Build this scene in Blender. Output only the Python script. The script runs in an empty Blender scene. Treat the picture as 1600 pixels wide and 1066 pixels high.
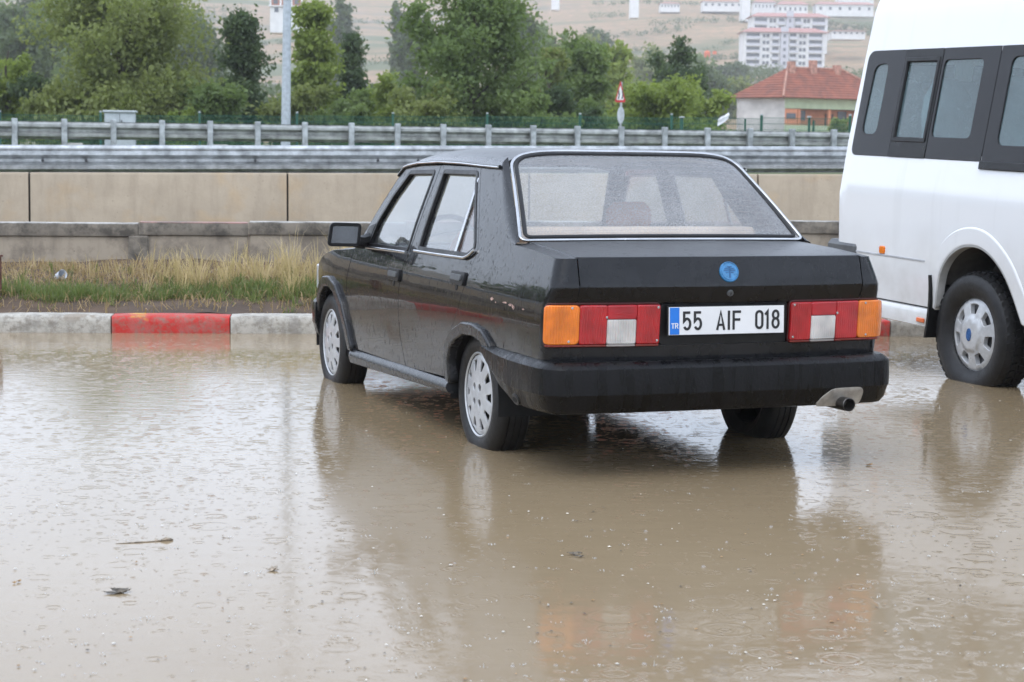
import bpy, math, random
import numpy as np
from mathutils import Vector, Matrix
from mathutils.geometry import delaunay_2d_cdt
R = math.radians
PI = math.pi
scene = bpy.context.scene
COL = scene.collection
random.seed(7)

# ------------------------------------------------------------------ camera, sky, sun, exposure
CAM_H, PITCH, ROLL, FPX = 1.277, 0.09936, 0.01286, 2872.0
_f = Vector((0, math.cos(PITCH), -math.sin(PITCH))); _r = Vector((1, 0, 0)); _u = _r.cross(_f)
CR = _r * math.cos(ROLL) + _u * math.sin(ROLL); CU = -_r * math.sin(ROLL) + _u * math.cos(ROLL)
cam = bpy.data.objects.new('camera', bpy.data.cameras.new('camera')); COL.objects.link(cam)
cam.data.sensor_width = 36; cam.data.sensor_fit = 'HORIZONTAL'; cam.data.lens = FPX / 1600 * 36
cam.data.clip_start = .1; cam.data.clip_end = 6000
m = Matrix.Identity(4)
for i in range(3):
    m[i][0] = CR[i]; m[i][1] = CU[i]; m[i][2] = -_f[i]
m.translation = Vector((0, 0, CAM_H)); cam.matrix_world = m
cam.data.dof.use_dof = True; cam.data.dof.focus_distance = 8.3; cam.data.dof.aperture_fstop = 7.1
scene.camera = cam

SUN_EL, SUN_AZ = R(58), R(205)          # azimuth from +Y, clockwise
w = bpy.data.worlds.new('World'); scene.world = w; w.use_nodes = True
nt = w.node_tree; nt.nodes.clear(); NN = nt.nodes.new; LK = nt.links.new
out = NN('ShaderNodeOutputWorld'); bg = NN('ShaderNodeBackground'); sky = NN('ShaderNodeTexSky')
sky.sky_type = 'NISHITA'; sky.sun_disc = False; sky.sun_elevation = SUN_EL; sky.sun_rotation = SUN_AZ
sky.air_density = 1.0; sky.dust_density = 1.0; sky.ozone_density = 1.0
hs = NN('ShaderNodeHueSaturation'); hs.inputs['Saturation'].default_value = .4
tc = NN('ShaderNodeTexCoord'); mp = NN('ShaderNodeMapping'); mp.inputs['Scale'].default_value = (1.6, 1.6, 4.5)
nz = NN('ShaderNodeTexNoise'); nz.inputs['Scale'].default_value = 1.7; nz.inputs['Detail'].default_value = 5
rp = NN('ShaderNodeMapRange'); rp.inputs['From Min'].default_value = .32; rp.inputs['From Max'].default_value = .68
rp.inputs['To Min'].default_value = .80; rp.inputs['To Max'].default_value = 1.22
mu = NN('ShaderNodeMix'); mu.data_type = 'RGBA'; mu.blend_type = 'MULTIPLY'; mu.inputs[0].default_value = 1
LK(sky.outputs[0], hs.inputs['Color']); LK(tc.outputs['Generated'], mp.inputs[0]); LK(mp.outputs[0], nz.inputs['Vector'])
LK(nz.outputs['Fac'], rp.inputs['Value']); ov = NN('ShaderNodeMix'); ov.data_type = 'RGBA'; ov.inputs[0].default_value = .65; ov.inputs[7].default_value = (5.35, 6.15, 7.6, 1)   # even cloud deck over the clear-sky term
LK(hs.outputs[0], ov.inputs[6]); LK(ov.outputs[2], mu.inputs[6]); LK(rp.outputs[0], mu.inputs[7])
LK(mu.outputs[2], bg.inputs['Color']); LK(bg.outputs[0], out.inputs['Surface'])
bg.inputs['Strength'].default_value = 0.145
sun = bpy.data.objects.new('sun', bpy.data.lights.new('sun', 'SUN')); COL.objects.link(sun)
sun.data.energy = 0.5; sun.data.angle = R(40); sun.data.color = (1, .98, .95)
sd = Vector((math.sin(SUN_AZ) * math.cos(SUN_EL), math.cos(SUN_AZ) * math.cos(SUN_EL), math.sin(SUN_EL)))
sun.rotation_euler = sd.to_track_quat('Z', 'Y').to_euler()
vs = scene.view_settings; vs.view_transform = 'Standard'; vs.look = 'None'; vs.exposure = 1.08; vs.gamma = 1

# ------------------------------------------------------------------ helpers
def ray(px, py):
    d = _f * FPX + CR * (px - 800) - CU * (py - 533); return d.normalized()
def at(px, py, Y):                       # point seen in that direction at forward distance Y
    d = ray(px, py); return Vector((0, 0, CAM_H)) + d * (Y / d.y)

def pchip(xs, ys):
    n = len(xs); h = [xs[i+1] - xs[i] for i in range(n-1)]; d = [(ys[i+1] - ys[i]) / h[i] for i in range(n-1)]
    mm = [0.] * n; mm[0] = d[0]; mm[-1] = d[-1]
    for i in range(1, n-1): mm[i] = 0 if d[i-1] * d[i] <= 0 else 2 * d[i-1] * d[i] / (d[i-1] + d[i])
    def f(x):
        if x <= xs[0]: return ys[0] + mm[0] * (x - xs[0])
        if x >= xs[-1]: return ys[-1] + mm[-1] * (x - xs[-1])
        i = 0
        while x > xs[i+1]: i += 1
        t = (x - xs[i]) / h[i]
        return (2*t**3 - 3*t*t + 1) * ys[i] + (t**3 - 2*t*t + t) * h[i] * mm[i] + (3*t*t - 2*t**3) * ys[i+1] + (t**3 - t*t) * h[i] * mm[i+1]
    return f

def link(name, me, mat=None, parent=None):
    o = bpy.data.objects.new(name, me); COL.objects.link(o)
    if mat and me is not None and len(me.materials) == 0: me.materials.append(mat)
    if parent: o.parent = parent
    return o
def empty(name, loc=(0, 0, 0), rz=0):
    o = bpy.data.objects.new(name, None); COL.objects.link(o); o.location = loc; o.rotation_euler = (0, 0, rz); o.empty_display_size = .2
    return o
def tag(o, label=None, cat=None, group=None, kind=None):
    if label: o['label'] = label
    if cat: o['category'] = cat
    if group: o['group'] = group
    if kind: o['kind'] = kind
    return o
def copy_tree(o, parent=None):
    c = o.copy(); COL.objects.link(c); c.parent = parent
    for ch in list(o.children): copy_tree(ch, c)
    return c

class MB:
    """plain mesh collector: smooth shaded, sharp by angle"""
    def __init__(s): s.v = []; s.f = []
    def add(s, vs_, fs):
        b = len(s.v); s.v += [tuple(p) for p in vs_]; s.f += [tuple(i + b for i in f) for f in fs]; return s
    def box(s, x0, x1, y0, y1, z0, z1):
        return s.add([(x0,y0,z0),(x1,y0,z0),(x1,y1,z0),(x0,y1,z0),(x0,y0,z1),(x1,y0,z1),(x1,y1,z1),(x0,y1,z1)],
                     [(3,2,1,0),(4,5,6,7),(0,1,5,4),(1,2,6,5),(2,3,7,6),(3,0,4,7)])
    def bbox(s, x0, x1, y0, y1, z0, z1, b=.004):      # box with chamfered edges
        vs_ = []; idx = {}
        X = (x0, x1); Y = (y0, y1); Z = (z0, z1)
        for i in (0, 1):
            for j in (0, 1):
                for k in (0, 1):
                    sx = b if i == 0 else -b; sy = b if j == 0 else -b; sz = b if k == 0 else -b
                    idx[i,j,k] = len(vs_)
                    vs_ += [(X[i], Y[j]+sy, Z[k]+sz), (X[i]+sx, Y[j], Z[k]+sz), (X[i]+sx, Y[j]+sy, Z[k])]
        q = lambda i, j, k, a: idx[i,j,k] + a
        fs = []
        fs += [(q(0,0,0,0), q(0,0,1,0), q(0,1,1,0), q(0,1,0,0)), (q(1,0,0,0), q(1,1,0,0), q(1,1,1,0), q(1,0,1,0))]
        fs += [(q(0,0,0,1), q(1,0,0,1), q(1,0,1,1), q(0,0,1,1)), (q(0,1,0,1), q(0,1,1,1), q(1,1,1,1), q(1,1,0,1))]
        fs += [(q(0,0,0,2), q(0,1,0,2), q(1,1,0,2), q(1,0,0,2)), (q(0,0,1,2), q(1,0,1,2), q(1,1,1,2), q(0,1,1,2))]
        for i in (0, 1):
            for j in (0, 1):
                e = (q(i,j,0,0), q(i,j,0,1), q(i,j,1,1), q(i,j,1,0)); fs.append(e if i != j else e[::-1])
        for i in (0, 1):
            for k in (0, 1):
                e = (q(i,0,k,0), q(i,1,k,0), q(i,1,k,2), q(i,0,k,2)); fs.append(e if i == k else e[::-1])
        for j in (0, 1):
            for k in (0, 1):
                e = (q(0,j,k,1), q(0,j,k,2), q(1,j,k,2), q(1,j,k,1)); fs.append(e if j == k else e[::-1])
        for i in (0, 1):
            for j in (0, 1):
                for k in (0, 1): fs.append((q(i,j,k,0), q(i,j,k,1), q(i,j,k,2)))
        return s.add(vs_, fs)
    def grid(s, rows, closed_u=False, closed_v=False, cap=False):
        nv = len(rows[0]); nu = len(rows); vs_ = [p for r in rows for p in r]; fs = []
        for i in range(nu if closed_u else nu - 1):
            for j in range(nv if closed_v else nv - 1):
                a = i*nv + j; b = i*nv + (j+1) % nv; c = ((i+1) % nu)*nv + (j+1) % nv; d = ((i+1) % nu)*nv + j
                fs.append((a, b, c, d))
        if cap:
            fs.append(tuple(range(nv))[::-1]); fs.append(tuple((nu-1)*nv + j for j in range(nv)))
        return s.add(vs_, fs)
    def tube(s, pts, rad, n=8, cap=True):
        pts = [Vector(p) for p in pts]; rads = rad if isinstance(rad, (list, tuple)) else [rad] * len(pts); rows = []
        up = Vector((0, 0, 1))
        t0 = (pts[1] - pts[0]).normalized()
        if abs(t0.dot(up)) > .95: up = Vector((1, 0, 0))
        a = t0.cross(up).normalized()
        for i, p in enumerate(pts):
            t = (pts[min(i+1, len(pts)-1)] - pts[max(i-1, 0)]).normalized()
            a = (a - t * a.dot(t)).normalized(); b = t.cross(a)
            rows.append([p + (a * math.cos(2*PI*k/n) + b * math.sin(2*PI*k/n)) * rads[i] for k in range(n)])
        return s.grid(rows, closed_v=True, cap=cap)
    def lathe(s, prof, axis_o, axis='y', n=32, closed=False):        # prof: (radius, along)
        o = Vector(axis_o); rows = []
        for k in range(n):
            a = 2*PI*k/n; c, d = math.cos(a), math.sin(a)
            if axis == 'y': rows.append([o + Vector((r*c, t, r*d)) for r, t in prof])
            elif axis == 'x': rows.append([o + Vector((t, r*c, r*d)) for r, t in prof])
            else: rows.append([o + Vector((r*c, r*d, t)) for r, t in prof])
        return s.grid(rows, closed_u=True, closed_v=closed)
    def build(s, name, mat, parent=None, sharp=35, flat=False):
        me = bpy.data.meshes.new(name); me.from_pydata(s.v, [], s.f); me.update()
        import bmesh
        bm = bmesh.new(); bm.from_mesh(me); bmesh.ops.recalc_face_normals(bm, faces=bm.faces); bm.to_mesh(me); bm.free()
        if not flat:
            me.polygons.foreach_set('use_smooth', [True] * len(me.polygons)); me.set_sharp_from_angle(angle=R(sharp))
        return link(name, me, mat, parent)

def densify(loop, step):
    o = []
    for i in range(len(loop)):
        a, b = loop[i], loop[(i+1) % len(loop)]; L = math.hypot(b[0]-a[0], b[1]-a[1]); n = max(1, int(math.ceil(L/step)))
        for k in range(n): o.append((a[0] + (b[0]-a[0])*k/n, a[1] + (b[1]-a[1])*k/n))
    return o
def inside(p, loops):
    c = False; x, y = p
    for l in loops:
        n = len(l); j = n - 1
        for i in range(n):
            if (l[i][1] > y) != (l[j][1] > y) and x < (l[j][0]-l[i][0]) * (y-l[i][1]) / (l[j][1]-l[i][1]) + l[i][0]: c = not c
            j = i
    return c
def area(l): return sum(l[i-1][0]*l[i][1] - l[i][0]*l[i-1][1] for i in range(len(l))) / 2
def offset(loop, d):                     # d > 0 shrinks
    if area(loop) < 0: loop = loop[::-1]
    o = []; n = len(loop)
    for i in range(n):
        p, c, q = loop[i-1], loop[i], loop[(i+1) % n]
        e1 = Vector((c[0]-p[0], c[1]-p[1])).normalized(); e2 = Vector((q[0]-c[0], q[1]-c[1])).normalized()
        n1 = Vector((-e1.y, e1.x)); n2 = Vector((-e2.y, e2.x)); b = n1 + n2
        k = d * 2 / max(.4, b.dot(b)) 
        o.append((c[0] + b.x * k, c[1] + b.y * k))
    return o
def rounded(loop, r, n=4):               # round every corner of a polygon by up to r
    o = []; N = len(loop)
    for i in range(N):
        p, c, q = Vector(loop[i-1]), Vector(loop[i]), Vector(loop[(i+1) % N])
        rr = r[i] if isinstance(r, (list, tuple)) else r
        a = min(rr, (p-c).length*.45); b = min(rr, (q-c).length*.45)
        A = c + (p-c).normalized()*a; B = c + (q-c).normalized()*b
        for k in range(n+1):
            t = k/n; o.append(tuple(A*(1-t)**2 + c*2*t*(1-t) + B*t*t))
    return o
def circle(cx, cy, r, n=20, ry=None, ph=0): return [(cx + r*math.cos(2*PI*k/n+ph), cy + (ry or r)*math.sin(2*PI*k/n+ph)) for k in range(n)]

class PB:
    """panels: 2D outline (with holes) triangulated, mapped on a surface function, with a rolled edge and exact normals"""
    def __init__(s): s.v = []; s.n = []; s.f = []
    def panel(s, loops, surf, hint, step=.05, thick=.012, lip=.002, mirror=False):
        if not isinstance(loops[0][0], (tuple, list, Vector)): loops = [loops]
        L = [densify(l, step) for l in loops]
        pts = []; edges = []
        for l in L:
            b = len(pts); pts += [Vector(p) for p in l]; edges += [(b+i, b+(i+1) % len(l)) for i in range(len(l))]
        xs = [p[0] for p in L[0]]; ys = [p[1] for p in L[0]]
        bp = np.array([tuple(p) for p in pts])
        nx = int((max(xs)-min(xs))/step)+1; ny = int((max(ys)-min(ys))/step)+1
        for i in range(nx+1):
            for j in range(ny+1):
                p = (min(xs)+i*step + (step/2 if j % 2 else 0), min(ys)+j*step)
                if inside(p, L) and np.min(np.sum((bp-np.array(p))**2, 1)) > (.5*step)**2: pts.append(Vector(p))
        rv, re_, rf, *_ = delaunay_2d_cdt(pts, edges, [], 0, 1e-6)
        tris = []
        for t in rf:
            c = (sum(rv[i].x for i in t)/3, sum(rv[i].y for i in t)/3)
            if inside(c, L):
                a = (rv[t[1]]-rv[t[0]]).cross(rv[t[2]]-rv[t[0]])
                if abs(a) > 1e-10: tris.append(tuple(t) if a > 0 else tuple(t)[::-1])
        used = sorted({i for t in tris for i in t}); mp_ = {u: k for k, u in enumerate(used)}
        P2 = [rv[u] for u in used]; T = [tuple(mp_[i] for i in t) for t in tris]
        def P(u, v):
            q = Vector(surf(u, v)); 
            if mirror: q.y = -q.y
            return q
        e = 1e-3; P3 = [P(p.x, p.y) for p in P2]; N3 = []
        for p, q in zip(P2, P3):
            nn = (P(p.x+e, p.y) - P(p.x-e, p.y)).cross(P(p.x, p.y+e) - P(p.x, p.y-e)); N3.append(nn.normalized() if nn.length > 1e-12 else Vector((0, 0, 1)))
        h = Vector(hint)
        if mirror: h.y = -h.y
        sgn = 1 if sum(n.dot(h) for n in N3) > 0 else -1
        if sgn < 0: N3 = [-n for n in N3]; 
        b0 = len(s.v); s.v += [tuple(p) for p in P3]; s.n += [tuple(n) for n in N3]
        s.f += [tuple(b0+i for i in (t if sgn > 0 else t[::-1])) for t in T]
        if thick > 0:
            cnt = {}
            for t in T:
                for a, b in ((t[0],t[1]),(t[1],t[2]),(t[2],t[0])): cnt[a, b] = 1
            border = [(a, b) for (a, b) in cnt if (b, a) not in cnt]
            on = {}
            for a, b in border:
                d = P2[b]-P2[a]; d = d.normalized() if d.length > 0 else d
                for k in (a, b): on[k] = on.get(k, Vector((0, 0))) + Vector((d.y, -d.x))
            r1 = {}; r2 = {}; r3 = {}
            for k, o2 in on.items():
                o2 = o2.normalized() if o2.length > 1e-9 else Vector((1, 0))
                t3 = P(P2[k].x+o2.x*e, P2[k].y+o2.y*e) - P3[k]; t3 = (t3 - N3[k]*t3.dot(N3[k]))
                t3 = t3.normalized() if t3.length > 1e-12 else Vector((0, 0, 0))
                q = P3[k] + t3*lip - N3[k]*lip
                r1[k] = len(s.v); s.v.append(tuple(q)); s.n.append(tuple((t3 + N3[k]*.35).normalized()))
                r2[k] = len(s.v); s.v.append(tuple(q)); s.n.append(tuple(t3))
                r3[k] = len(s.v); s.v.append(tuple(q - N3[k]*thick)); s.n.append(tuple(t3))
            for a, b in border:
                A = (b0+b, b0+a, r1[a], r1[b]); B = (r2[b], r2[a], r3[a], r3[b])
                if sgn < 0: A = A[::-1]; B = B[::-1]
                s.f += [A, B]
        return s
    def patch(s, rows, hint):             # grid of points, smooth normals by differences
        nu, nv = len(rows), len(rows[0]); V = [[Vector(p) for p in r] for r in rows]; b0 = len(s.v); NS = []
        for i in range(nu):
            for j in range(nv):
                du = V[min(i+1,nu-1)][j] - V[max(i-1,0)][j]; dv = V[i][min(j+1,nv-1)] - V[i][max(j-1,0)]
                n = du.cross(dv); NS.append(n.normalized() if n.length > 1e-12 else Vector((0,0,1)))
        h = Vector(hint); sg = 1 if sum(n.dot(h) for n in NS) > 0 else -1
        for i in range(nu):
            for j in range(nv): s.v.append(tuple(V[i][j])); s.n.append(tuple(NS[i*nv+j]*sg))
        for i in range(nu-1):
            for j in range(nv-1):
                q = (b0+i*nv+j, b0+(i+1)*nv+j, b0+(i+1)*nv+j+1, b0+i*nv+j+1); s.f.append(q if sg > 0 else q[::-1])
        return s
    def build(s, name, mat, parent=None):
        me = bpy.data.meshes.new(name); me.from_pydata(s.v, [], s.f); me.update()
        me.polygons.foreach_set('use_smooth', [True] * len(me.polygons))
        me.normals_split_custom_set_from_vertices(s.n)
        return link(name, me, mat, parent)

# ------------------------------------------------------------------ materials
def new_mat(name):
    m_ = bpy.data.materials.new(name); m_.use_nodes = True; t = m_.node_tree; t.nodes.clear()
    o = t.nodes.new('ShaderNodeOutputMaterial'); return m_, t, o
def nd(t, typ, ins=None, **kw):
    n = t.nodes.new(typ)
    for k, v in kw.items(): setattr(n, k, v)
    for k, v in (ins or {}).items():
        if isinstance(v, bpy.types.NodeSocket): t.links.new(v, n.inputs[k])
        else: n.inputs[k].default_value = v
    return n
def C4(c): return (c[0], c[1], c[2], 1)
def noise(t, scale, detail=4, rough=.55, vec=None, dist=0):
    n = nd(t, 'ShaderNodeTexNoise', {'Scale': scale, 'Detail': detail, 'Roughness': rough, 'Distortion': dist})
    if vec: t.links.new(vec, n.inputs['Vector'])
    return n.outputs['Fac']
def coords(t, kind='Object', scale=(1, 1, 1), loc=(0, 0, 0)):
    c = nd(t, 'ShaderNodeTexCoord'); mpn = nd(t, 'ShaderNodeMapping', {'Vector': c.outputs[kind], 'Scale': scale, 'Location': loc}); return mpn.outputs[0]
def rng(t, v, a, b, lo=0., hi=1.): return nd(t, 'ShaderNodeMapRange', {'Value': v, 'From Min': a, 'From Max': b, 'To Min': lo, 'To Max': hi}).outputs[0]
def mixc(t, f, a, b, blend='MIX'):
    n = nd(t, 'ShaderNodeMix', data_type='RGBA', blend_type=blend)
    for k, v in ((0, f), (6, a), (7, b)):
        if isinstance(v, bpy.types.NodeSocket): t.links.new(v, n.inputs[k])
        else: n.inputs[k].default_value = v if k == 0 else C4(v)
    return n.outputs[2]
def math_(t, op, a, b=0., c=0.):
    n = nd(t, 'ShaderNodeMath', operation=op)
    for k, v in enumerate((a, b, c)):
        if isinstance(v, bpy.types.NodeSocket): t.links.new(v, n.inputs[k])
        else: n.inputs[k].default_value = v
    return n.outputs[0]
def bump(t, h, strength=.3, dist=.01, nrm=None):
    n = nd(t, 'ShaderNodeBump', {'Height': h, 'Strength': strength, 'Distance': dist})
    if nrm: t.links.new(nrm, n.inputs['Normal'])
    return n.outputs[0]
def principled(t, o, **ins):
    p = nd(t, 'ShaderNodeBsdfPrincipled', {k.replace('_', ' '): v for k, v in ins.items()}); t.links.new(p.outputs[0], o.inputs['Surface']); return p
MC = {}
def mat(name, col, rough=.5, metal=0., var=.15, scale=6., bmp=0., bscale=60., coat=0., spec=.5, col2=None, kind='Object', rvar=.08):
    if name in MC: return MC[name]
    m_, t, o = new_mat(name); v = coords(t, kind)
    n1 = noise(t, scale, 5, .6, v)
    c2 = col2 or tuple(c*(1-var*1.6) for c in col); c1 = col if col2 else tuple(min(1, c*(1+var)) for c in col)
    c = mixc(t, rng(t, n1, .33, .67), c2, c1)
    p = principled(t, o, Base_Color=c, Metallic=metal, Coat_Weight=coat, Coat_Roughness=.05)
    p.inputs['Specular IOR Level'].default_value = spec
    t.links.new(rng(t, noise(t, scale*2.7, 4, .6, v), .3, .7, max(.02, rough-rvar), min(1, rough+rvar)), p.inputs['Roughness'])
    if bmp: t.links.new(bump(t, noise(t, bscale, 4, .6, v), bmp, .01), p.inputs['Normal'])
    MC[name] = m_; return m_
def wet_paint(name, col, beads=.16):
    m_, t, o = new_mat(name); v = coords(t)
    vo = nd(t, 'ShaderNodeTexVoronoi', {'Vector': v, 'Scale': 150., 'Randomness': 1.})
    drop = rng(t, vo.outputs['Distance'], .05, .42, 1., 0.)
    keep = rng(t, noise(t, 240, 2, .5, v), .48, .56)
    nzv = nd(t, 'ShaderNodeSeparateXYZ', {'Vector': nd(t, 'ShaderNodeNewGeometry').outputs['Normal']}).outputs[2]
    h = math_(t, 'MULTIPLY', math_(t, 'MULTIPLY', drop, keep), rng(t, nzv, .25, .95, .12, 6.))
    st = noise(t, 26, 4, .6, coords(t, 'Object', (1, 1, .09)))
    c = mixc(t, rng(t, noise(t, 7, 4, .6, v), .4, .7), col, tuple(c*1.7+.004 for c in col))
    g = nd(t, 'ShaderNodeSeparateXYZ', {'Vector': v}).outputs[2]      # road film towards the sills
    film = math_(t, 'MULTIPLY', rng(t, g, .50, .18, 0., .22), rng(t, noise(t, 9, 5, .6, v), .3, .7, .35, 1.))
    c = mixc(t, film, c, (.060, .052, .045))
    p = principled(t, o, Base_Color=c, Coat_Weight=1., Coat_Roughness=.03)
    p.inputs['Roughness'].default_value = .35; p.inputs['Specular IOR Level'].default_value = .05; p.inputs['Coat IOR'].default_value = 1.39
    t.links.new(math_(t, 'ADD', rng(t, st, .58, .68, .008, .16), rng(t, nzv, .70, .98, 0., .45)), p.inputs['Coat Roughness'])
    b1 = bump(t, noise(t, 2.6, 2, .5, v), .035, .05)
    vr = nd(t, 'ShaderNodeTexVoronoi', {'Vector': coords(t, 'Object', (1, 1, .20)), 'Scale': 95., 'Randomness': 1.})
    rdrop = math_(t, 'MULTIPLY', rng(t, vr.outputs['Distance'], .05, .36, 1., 0.), rng(t, noise(t, 60, 3, .6, coords(t, 'Object', (1, 1, .35))), .50, .58))
    b1 = bump(t, math_(t, 'MULTIPLY', rdrop, rng(t, nzv, .75, .45)), .55, .0022, b1)
    bn = bump(t, h, beads, .002, b1)
    t.links.new(bn, p.inputs['Normal']); t.links.new(bn, p.inputs['Coat Normal'])
    MC[name] = m_; return m_
def glass(name, tint=(.8, .85, .84), fog=0., refl=1., beads=0., fogcol=(.80, .82, .84), fscale=110.):
    m_, t, o = new_mat(name); v = coords(t)
    tr = nd(t, 'ShaderNodeBsdfTransparent', {'Color': C4(tint)}); gl = nd(t, 'ShaderNodeBsdfGlossy', {'Roughness': .02, 'Color': (1, 1, 1, 1)})
    fr = nd(t, 'ShaderNodeFresnel', {'IOR': rng(t, nd(t, 'ShaderNodeNewGeometry').outputs['Backfacing'], 0., 1., 1.5, 1/1.5)})
    if beads:
        vo = nd(t, 'ShaderNodeTexVoronoi', {'Vector': v, 'Scale': 120.}); drop = rng(t, vo.outputs['Distance'], .05, .4, 1., 0.)
        h = math_(t, 'MULTIPLY', drop, rng(t, noise(t, 90, 3, .6, v), .45, .6))
        bn = bump(t, h, beads, .002); t.links.new(bn, gl.inputs['Normal']); t.links.new(bn, fr.inputs['Normal'])
    base = tr.outputs[0]
    if fog:
        df = nd(t, 'ShaderNodeBsdfDiffuse', {'Color': C4(fogcol)}); tl = nd(t, 'ShaderNodeBsdfTranslucent', {'Color': C4(fogcol)})
        ms = nd(t, 'ShaderNodeMixShader', {0: .4, 1: df.outputs[0], 2: tl.outputs[0]})
        sp = rng(t, noise(t, fscale, 3, .7, v), .35, .72, .5, 1.5); lg = rng(t, noise(t, 3.2, 3, .5, v), .3, .7, .82, 1.15)
        fac = math_(t, 'MULTIPLY', math_(t, 'MULTIPLY', sp, lg), fog)
        base = nd(t, 'ShaderNodeMixShader', {0: fac, 1: base, 2: ms.outputs[0]}).outputs[0]
    fx = math_(t, 'MULTIPLY', fr.outputs[0], refl)
    mx = nd(t, 'ShaderNodeMixShader', {0: fx, 1: base, 2: gl.outputs[0]}); t.links.new(mx.outputs[0], o.inputs['Surface'])
    MC[name] = m_; return m_
def leaf_mat(name, c1, c2, trans=.45):
    m_, t, o = new_mat(name); g = nd(t, 'ShaderNodeNewGeometry').outputs['Position']
    f = rng(t, noise(t, 1.1, 4, .65, g), .3, .7); f2 = noise(t, 9., 2, .5, g)
    c = mixc(t, f, c1, c2); c = mixc(t, rng(t, f2, .35, .7, 0., .6), c, tuple(x*.55 for x in c1))
    p = nd(t, 'ShaderNodeBsdfPrincipled', {'Base Color': c, 'Roughness': .5}); p.inputs['Specular IOR Level'].default_value = .3
    tl = nd(t, 'ShaderNodeBsdfTranslucent', {'Color': mixc(t, .5, c, (c2[0]*1.2, c2[1]*1.3, c2[2]*.7))})
    ms = nd(t, 'ShaderNodeMixShader', {0: trans, 1: p.outputs[0], 2: tl.outputs[0]}); t.links.new(ms.outputs[0], o.inputs['Surface'])
    MC[name] = m_; return m_
def lens_mat(name, col, ribs=230., axis=1):
    m_, t, o = new_mat(name); c = nd(t, 'ShaderNodeTexCoord').outputs['Object']; s = nd(t, 'ShaderNodeSeparateXYZ', {'Vector': c})
    wv = math_(t, 'SINE', math_(t, 'MULTIPLY', s.outputs[axis], ribs*2.6))
    vign = rng(t, noise(t, 11, 2, .5, c), .35, .65, .75, 1.1)
    cc = mixc(t, 1., col, vign, 'MULTIPLY')
    p = principled(t, o, Base_Color=cc, Roughness=.12, Coat_Weight=.6, Coat_Roughness=.04)
    p.inputs['Subsurface Weight'].default_value = .35; p.inputs['Subsurface Radius'].default_value = (.03, .012, .008); p.inputs['Subsurface Scale'].default_value = .6
    t.links.new(bump(t, wv, .7, .0012), p.inputs['Normal'])
    MC[name] = m_; return m_

PAINT = wet_paint('wet_black_paint', (.0025, .0026, .0036))
TRIM = mat('black_trim', (.008, .008, .009), .35, bmp=.12, bscale=220, var=.3, spec=.35)
def bumper_mat():
    m_, t, o = new_mat('weathered_bumper_plastic'); v = coords(t); st = noise(t, 22, 4, .65, coords(t, 'Object', (1, 1, .10))); pt = noise(t, 5, 5, .65, v)
    c = mixc(t, rng(t, st, .40, .65), (.003, .003, .0035), (.0075, .0075, .0088)); c = mixc(t, rng(t, pt, .62, .74, 0., .5), c, (.016, .016, .016))
    sp = nd(t, 'ShaderNodeTexVoronoi', {'Vector': v, 'Scale': 70.}); c = mixc(t, math_(t, 'MULTIPLY', rng(t, sp.outputs['Distance'], .06, .11, 1., 0.), rng(t, noise(t, 9, 3, .5, v), .52, .6)), c, (.09, .085, .08))
    p = principled(t, o, Base_Color=c); p.inputs['Specular IOR Level'].default_value = .22
    t.links.new(rng(t, st, .35, .65, .16, .48), p.inputs['Roughness']); t.links.new(bump(t, noise(t, 80, 4, .6, v), .22, .01), p.inputs['Normal']); return m_
BUMPER = bumper_mat()
FLARE = mat('grey_flare_plastic', (.024, .025, .028), .27, bmp=.04, bscale=160, var=.2, rvar=.03)
RUBBER = mat('tyre_rubber', (.011, .011, .012), .5, bmp=.25, bscale=150, var=.4, scale=14)
DARK = mat('dark_underbody', (.008, .008, .009), .8)
CHROME = mat('brushed_chrome', (.56, .565, .575), .2, 1., var=.12)
SILVER = mat('silver_hubcap_paint', (.56, .57, .58), .34, .25, var=.1, scale=20)
STEEL = mat('galvanised_steel', (.44, .46, .47), .42, .75, var=.25, scale=7, bmp=.06, bscale=40, rvar=.12)
STEEL_DULL = mat('weathered_galvanised_steel', (.36, .37, .355), .5, .45, var=.28, scale=5, bmp=.06, bscale=40, rvar=.12)
def van_paint():
    m_, t, o = new_mat('white_van_paint'); v = coords(t); z = nd(t, 'ShaderNodeSeparateXYZ', {'Vector': v}).outputs[2]
    film = math_(t, 'MULTIPLY', rng(t, z, .95, .25, 0., .7), rng(t, noise(t, 2.6, 6, .65, v), .35, .7)); run = rng(t, noise(t, 9, 4, .6, coords(t, 'Object', (1, 1, .06))), .56, .75, 0., .16)
    c = mixc(t, film, (.80, .81, .82), (.42, .39, .35)); c = mixc(t, run, c, (.55, .55, .54))
    p = principled(t, o, Base_Color=c, Roughness=.2, Coat_Weight=.6, Coat_Roughness=.05)
    t.links.new(bump(t, noise(t, 1.6, 2, .5, v), .03, .05), p.inputs['Coat Normal']); return m_
WHITE = van_paint()
GREYPL = mat('grey_plastic', (.09, .095, .10), .5, bmp=.1)
SEATC = mat('rust_orange_seat_cover', (.42, .16, .09), .85, bmp=.3, bscale=200)
TAN = mat('tan_parcel_shelf', (.62, .48, .36), .8, bmp=.15, bscale=300)
HEADL = mat('light_headliner', (.50, .49, .46), .9)
RED_L = lens_mat('red_lamp_lens', (.44, .006, .011)); AMBER_L = lens_mat('amber_lamp_lens', (.80, .20, .010)); CLEAR_L = lens_mat('clear_lamp_lens', (.60, .57, .54))
REFL_L = lens_mat('red_reflector', (.50, .010, .02), 700.)
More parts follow.
